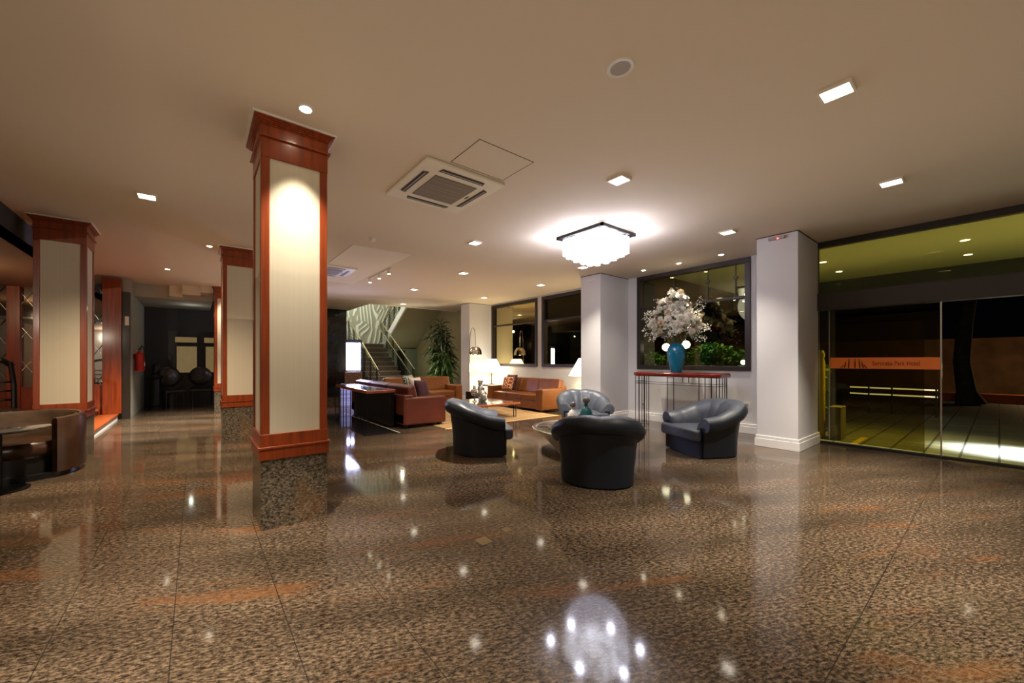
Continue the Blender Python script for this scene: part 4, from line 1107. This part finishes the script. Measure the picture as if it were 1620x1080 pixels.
# chandelier
CX, CY = 4.79, 3.50
ch = thing('chandelier', 'square flush chandelier of glowing white crystal above the armchairs', 'chandelier', (CX, CY, HC))
f = MB(); h = 0.40
for a, b, c, d in ((-h, h, -h, -h + 0.03), (-h, h, h - 0.03, h), (-h, -h + 0.03, -h, h), (h - 0.03, h, -h, h)): f.box(a, b, c, d, -0.062, -0.02)
f.box(-0.2, 0.2, -0.2, 0.2, -0.03, 0)
for sx in (-1, 1):
    for sy in (-1, 1): f.tube([(sx * 0.3, sy * 0.3, -0.03), (sx * 0.2, sy * 0.2, -0.01)], 0.01, n=6)
obj('metal_frame', f, M['blackmetal'], ch)
me = None
for i in range(9):
    for j in range(9):
        x, y = (i - 4) * 0.076, (j - 4) * 0.076
        ring = max(abs(i - 4), abs(j - 4))
        if ring == 4: ln = 0.25
        elif ring == 3: ln = 0.30
        elif ring == 2: ln = 0.34
        else: continue
        ln += 0.03 * ((i + j) % 2)
        if me is None:
            m_ = MB(); m_.box(-0.03, 0.03, -0.03, 0.03, -1, 0)
            o = obj('crystal_prism', m_, M['crystal'], ch); me = o.data
        else:
            o = bpy.data.objects.new('crystal_prism', me); C.objects.link(o); o.parent = ch
        o.location = (x, y, -0.062); o.scale = (1, 1, ln)

# ------------------------------------------------------------------ outside
struct(box('ground_outside', (XW + 0.031, 40, -30, 30, -0.14, -0.02), M['paver']))
struct(box('ceiling_canopy', (XW + 0.2, 12.6, -12, 4.5, 3.25, 3.35), M['canopy']))
struct(box('trim_11', (12.6, 12.8, -12, 4.5, 2.75, 3.4), M['darkbeam']))
struct(box('wall_outside', (25, 25.3, -30, 40, -0.02, 2.2), M['extwall']))
kb = box('kerb', (20.4, 20.8, -12, 2.2, -0.02, 0.24), M['kerb']); tag(kb, 'orange kerb outside beyond the tree', 'kerb')
tr = thing('tree', 'dark tree trunk outside the open entrance', 'tree', (18.9, 0.55, -0.02))
obj('trunk', MB().tube([(0, -0.05, 0), (0, 0.03, 0.4), (0, 0.12, 1.3), (0, 0.06, 2.4), (0.1, -0.1, 4.0)], [0.32, 0.2, 0.17, 0.16, 0.14], n=12), M['bark'], tr, smooth=True)
cr_ = MB()
for i in range(700):
    d = Vector((rnd.gauss(0, 1), rnd.gauss(0, 1), rnd.gauss(0, 1))).normalized() * rnd.uniform(0.6, 1.9)
    cr_.leaf(Vector((0.1, -0.1, 5.2)) + d, (rnd.uniform(-1, 1), rnd.uniform(-1, 1), rnd.uniform(-.5, .5)), 0.35, 0.16, 0.2)
obj('crown', cr_, M['leafd'], tr)
yp = thing('post', 'yellow painted post just outside the glass door', 'post', (8.75, 1.80, -0.02))
obj('post_shaft', MB().lathe([(0.05, 0), (0.05, 1.3), (0.035, 1.36), (0.05, 1.42), (0.03, 1.5)], n=16), M['yellow'], yp, smooth=True)
pn = thing('planter', 'low grey stone block outside the door beside the yellow post', 'planter', (8.85, 1.64, -0.02))
obj('stone_block', MB().box(-0.18, 0.18, -0.1, 0.06, 0, 0.55), M['planter'], pn, bevel=0.01)
ym = box('road_marking', (8.5, 9.35, 1.32, 1.40, -0.0195, -0.017), M['yellow']); tag(ym, 'yellow line painted on the paving outside', 'marking')
bar = thing('barrier', 'barrier with two white lit rails far outside the door', 'barrier', (14.0, 1.56, -0.02))
for z in (0.62, 0.46):
    obj('rail', MB().box(-0.02, 0.02, -0.72, 0.75, z, z + 0.03), M['tube'], bar)
for y in (-0.7, 0.0, 0.4): obj('post', MB().box(-0.03, 0.03, y - 0.015, y + 0.015, 0, 0.68), M['black'], bar)
hg = MB()
for i in range(7500):
    x = 9.05 + abs(rnd.gauss(0, 0.35)); y = rnd.uniform(1.95, 6.5); zt_ = 1.42 + 0.14 * math.sin(y * 2.3) + 0.12 * math.sin(y * 5.1 + 1)
    z = rnd.uniform(0.5, zt_) if rnd.random() < 0.5 else zt_ + rnd.uniform(-0.15, 0.05)
    hg.leaf((x, y, z), (rnd.uniform(-1, 0.4), rnd.uniform(-1, 1), rnd.uniform(-0.4, 1)), rnd.uniform(0.08, 0.16), 0.05, 0.3, rnd.uniform(-1, 1))
hd_ = thing('hedge', 'green hedge outside the window behind the flowers', 'hedge', (0, 0, 0))
obj('hedge_leaves', hg, M['hedge'], hd_)
obj('hedge_core', MB().box(9.3, 10.0, 1.9, 6.6, 0.2, 1.25), M['leafd'], hd_, bevel=0.1)
obj('raised_bed', MB().box(8.6, 10.6, 1.9, 6.7, -0.02, 0.3), M['soil'], hd_)
for y, z, s_, lb in ((4.354, 1.606, 0.085, 'white glowing garden globe left of the vase outside the window'), (3.934, 1.648, 0.085, 'white glowing garden globe right of the vase outside the window'), (2.875, 1.273, 0.045, 'small white garden light low at the right of the window')):
    gl = thing('garden_light', lb, 'light', (8.5, y, -0.02), 0)
    obj('globe', MB().ball((0, 0, z + 0.02), s_, 3), M['globe'], gl, smooth=True)
    obj('light_post', MB().tube([(0, 0, 0), (0, 0, z + 0.02 - s_)], 0.012, n=6), M['black'], gl)
first = None
for p, lb in (((10.0, 2.03), 'round canopy light outside, above the transom, left one'), ((11.34, 2.04), 'round canopy light outside, farther left'), ((10.03, 0.32), 'round canopy light outside, right one'), ((11.43, 0.33), 'round canopy light outside, second from right')):
    if first is None:
        first = thing('canopy_light', lb, 'downlight', (p[0], p[1], 3.25), 0, 'round lights under the canopy')
        obj('bezel', MB().lathe([(0.05, -0.01), (0.07, 0)], n=20, cap=False), M['white'], first)
        obj('glowing_lamp', MB().lathe([(0.05, -0.012), (0.05, -0.004)], n=16), M['bulb'], first)
    else: dup(first, (p[0], p[1], 3.25), 0, lb)

# ------------------------------------------------------------------ lamps
def lamp(kind, name, loc, e, col, **k):
    d = bpy.data.lights.new(name, kind); d.energy = e; d.color = col
    o = bpy.data.objects.new(name, d); C.objects.link(o); o.location = loc
    for a, v in k.items():
        if a == 'rot': o.rotation_euler = v
        elif a == 'target':
            o.rotation_euler = (Vector(v) - Vector(loc)).to_track_quat('-Z', 'Y').to_euler()
        else: setattr(d, a, v)
    return o
WARM = (1.0, 0.80, 0.56); NEU = (1.0, 0.90, 0.75); COOL = (0.80, 0.80, 1.0)
def spot(p, e, col=WARM, size=95, blend=1.0, target=None, r=0.05):
    lamp('SPOT', 'downlight_beam', (p[0], p[1], HC - 0.03), e, col, spot_size=math.radians(size), spot_blend=blend, shadow_soft_size=r,
         **({'target': target} if target else {}))
spot((3.60, 0.66), 850, NEU, 85); spot((3.54, 2.30), 70, NEU, 80); spot((3.54, 2.30), 1300, NEU, 24, target=(5.9, 4.62, 0.62), r=0.03); spot((5.90, 0.66), 900, NEU, 88); spot((6.26, 2.31), 260, NEU, 90)  # narrow beam at the far armchair is extra, added to light its back
spot((3.58, 4.86), 900, NEU, 80, r=0.03); spot((4.61, 6.68), 170); spot((4.62, 8.96), 150); spot((5.5, 11.44), 260, WARM, 125)
spot((6.26, 4.87), 360, NEU); spot((6.89, 8.9), 170); spot((6.87, 6.61), 240); spot((-0.45, 5.67), 750, WARM, 130)
spot((0.66, 3.02), 260, NEU, 58, target=(0.66, 3.25, 1.6), r=0.02)
spot((-0.47, 9.94), 1900, NEU, 95); lamp('POINT', 'hall_fill', (-0.1, 13.2, 2.6), 2, (0.9, 1.0, 0.85), shadow_soft_size=0.04); spot((0.18, 7.55), 60, NEU, 80)  # the hall point light is an unseen source added to lift the hall walls
spot((0.70, 11.15), 180, NEU, 80, target=(0.7, 11.4, 1.5))
spot((-0.1, 2.0), 850, NEU, 72); spot((-2.0, 2.5), 120, NEU, 80)
for y in (4.31, 3.60, 2.87): spot((7.50, y), 680 if y == 3.60 else 70, NEU, 55 if y == 3.6 else 70, target=(7.50 if y != 3.60 else 7.35, y, 0), r=0.03)
for y in (7.27, 7.78, 8.31): spot((3.18, y), 50, NEU, 60, target=(3.4, y, 0), r=0.03)
# chandelier glow
for dx, dy in ((0.52, 0.1), (-0.52, -0.12), (0.08, 0.52), (-0.1, -0.52), (0.47, -0.42), (-0.45, 0.47)):
    lamp('POINT', 'chandelier_glow', (CX + dx, CY + dy, HC - 0.26), 8.5, COOL, shadow_soft_size=0.05)
lamp('POINT', 'chandelier_glow', (CX, CY, HC - 0.5), 26, COOL, shadow_soft_size=0.45)
# table and floor lamps
lamp('POINT', 'table_lamp_glow', (7.55, 9.38, 1.15), 70, (1.0, 0.78, 0.42), shadow_soft_size=0.1)
lamp('POINT', 'table_lamp_glow', (7.635, 5.88, 1.15), 30, (1.0, 0.78, 0.42), shadow_soft_size=0.1)
lamp('SPOT', 'floor_lamp_glow', (7.14, 9.67, 1.52), 40, (1.0, 0.8, 0.5), spot_size=2.2, spot_blend=1.0, shadow_soft_size=0.08)
lamp('SPOT', 'palm_uplight_beam', (6.6, 10.85, 0.18), 130, (1.0, 0.95, 0.75), spot_size=1.5, spot_blend=1.0, target=(6.95, 11.45, 1.3), shadow_soft_size=0.03)
# screen
lamp('AREA', 'screen_glow', (3.77, 11.17, 1.43), 80, (0.45, 0.5, 1.0), shape='RECTANGLE', size=0.4, size_y=0.8, rot=(PI / 2, 0, math.radians(-22)))
# stairwell
lamp('POINT', 'stairwell_lamp', (5.4, 14.6, 4.6), 130, (0.95, 1.0, 0.85), shadow_soft_size=0.3)
lamp('POINT', 'stair_foot_fill', (5.6, 11.7, 2.5), 8, (1.0, 0.9, 0.65), shadow_soft_size=0.04)  # unseen fill added to light the stair soffit
lamp('POINT', 'understair_fill', (7.0, 14.3, 1.35), 6, (0.9, 1.0, 0.75), shadow_soft_size=0.04)  # unseen fill added to brighten the green wall below the soffit
# unseen upward area lamps added to brighten the ceiling
lamp('AREA', 'ceiling_fill', (2.2, 2.0, 2.0), 34, (1.0, 0.8, 0.58), shape='RECTANGLE', size=7, size_y=7, rot=(PI, 0, 0))
lamp('AREA', 'ceiling_fill', (3.5, 9.0, 2.0), 27, (1.0, 0.78, 0.52), shape='RECTANGLE', size=7, size_y=5, rot=(PI, 0, 0))
# bar, plus an unseen lamp added for the wall its mirror reflects
lamp('POINT', 'bar_fill', (-3.2, 9.0, 2.4), 30, (1.0, 0.7, 0.4), shadow_soft_size=0.03)
lamp('POINT', 'bar_fill', (-3.4, -1.5, 2.4), 200, (1.0, 0.85, 0.65), shadow_soft_size=0.03)
# outside
lamp('AREA', 'canopy_strip', (9.5, -1.6, 3.2), 420, (0.95, 1.0, 0.85), shape='RECTANGLE', size=0.3, size_y=3.4, rot=(0, 0, 0), spread=math.radians(28))
lamp('SPOT', 'canopy_beam', (9.2, 1.1, 3.2), 600, (1.0, 0.82, 0.25), spot_size=1.4, spot_blend=1.0, shadow_soft_size=0.02)
lamp('AREA', 'canopy_fill', (9.7, -1.0, 2.4), 16, (1.0, 0.92, 0.5), shape='RECTANGLE', size=2.5, size_y=9, rot=(PI, 0, 0))  # unseen upward area lamp added to brighten the canopy
lamp('SPOT', 'hedge_beam', (8.6, 3.6, 3.1), 200, (1.0, 1.0, 0.75), spot_size=1.9, spot_blend=1.0, shadow_soft_size=0.02, target=(9.6, 3.8, 1.0))
lamp('POINT', 'street_lamp_glow', (21.5, -1.0, 1.0), 55, (1.0, 0.6, 0.25), shadow_soft_size=0.3)

w = bpy.data.worlds.new('night'); S.world = w; w.use_nodes = True
bg = w.node_tree.nodes['Background']; bg.inputs[0].default_value = (0.02, 0.025, 0.04, 1); bg.inputs[1].default_value = 0.02

# ------------------------------------------------------------------ camera
cam = bpy.data.cameras.new('camera'); co = bpy.data.objects.new('camera', cam); C.objects.link(co)
co.location = (0, 0, 1.3); co.rotation_euler = (PI / 2 + 0.0014, 0, -0.6267)
cam.sensor_fit = 'HORIZONTAL'; cam.sensor_width = 36; cam.lens = 603.734 / 1620 * 36
cam.shift_x = 63.2 / 1620; cam.shift_y = 29.88 / 1620
cam.clip_start = 0.05; cam.clip_end = 200
S.camera = co
S.view_settings.view_transform = 'Standard'
S.view_settings.look = 'None'
S.view_settings.exposure = 0.0
S.cycles.use_denoising = True
S.cycles.max_bounces = 8
S.cycles.diffuse_bounces = 4
S.cycles.glossy_bounces = 4
S.cycles.transparent_max_bounces = 12
S.cycles.sample_clamp_indirect = 6
S.cycles.caustics_reflective = False
S.cycles.caustics_refractive = False
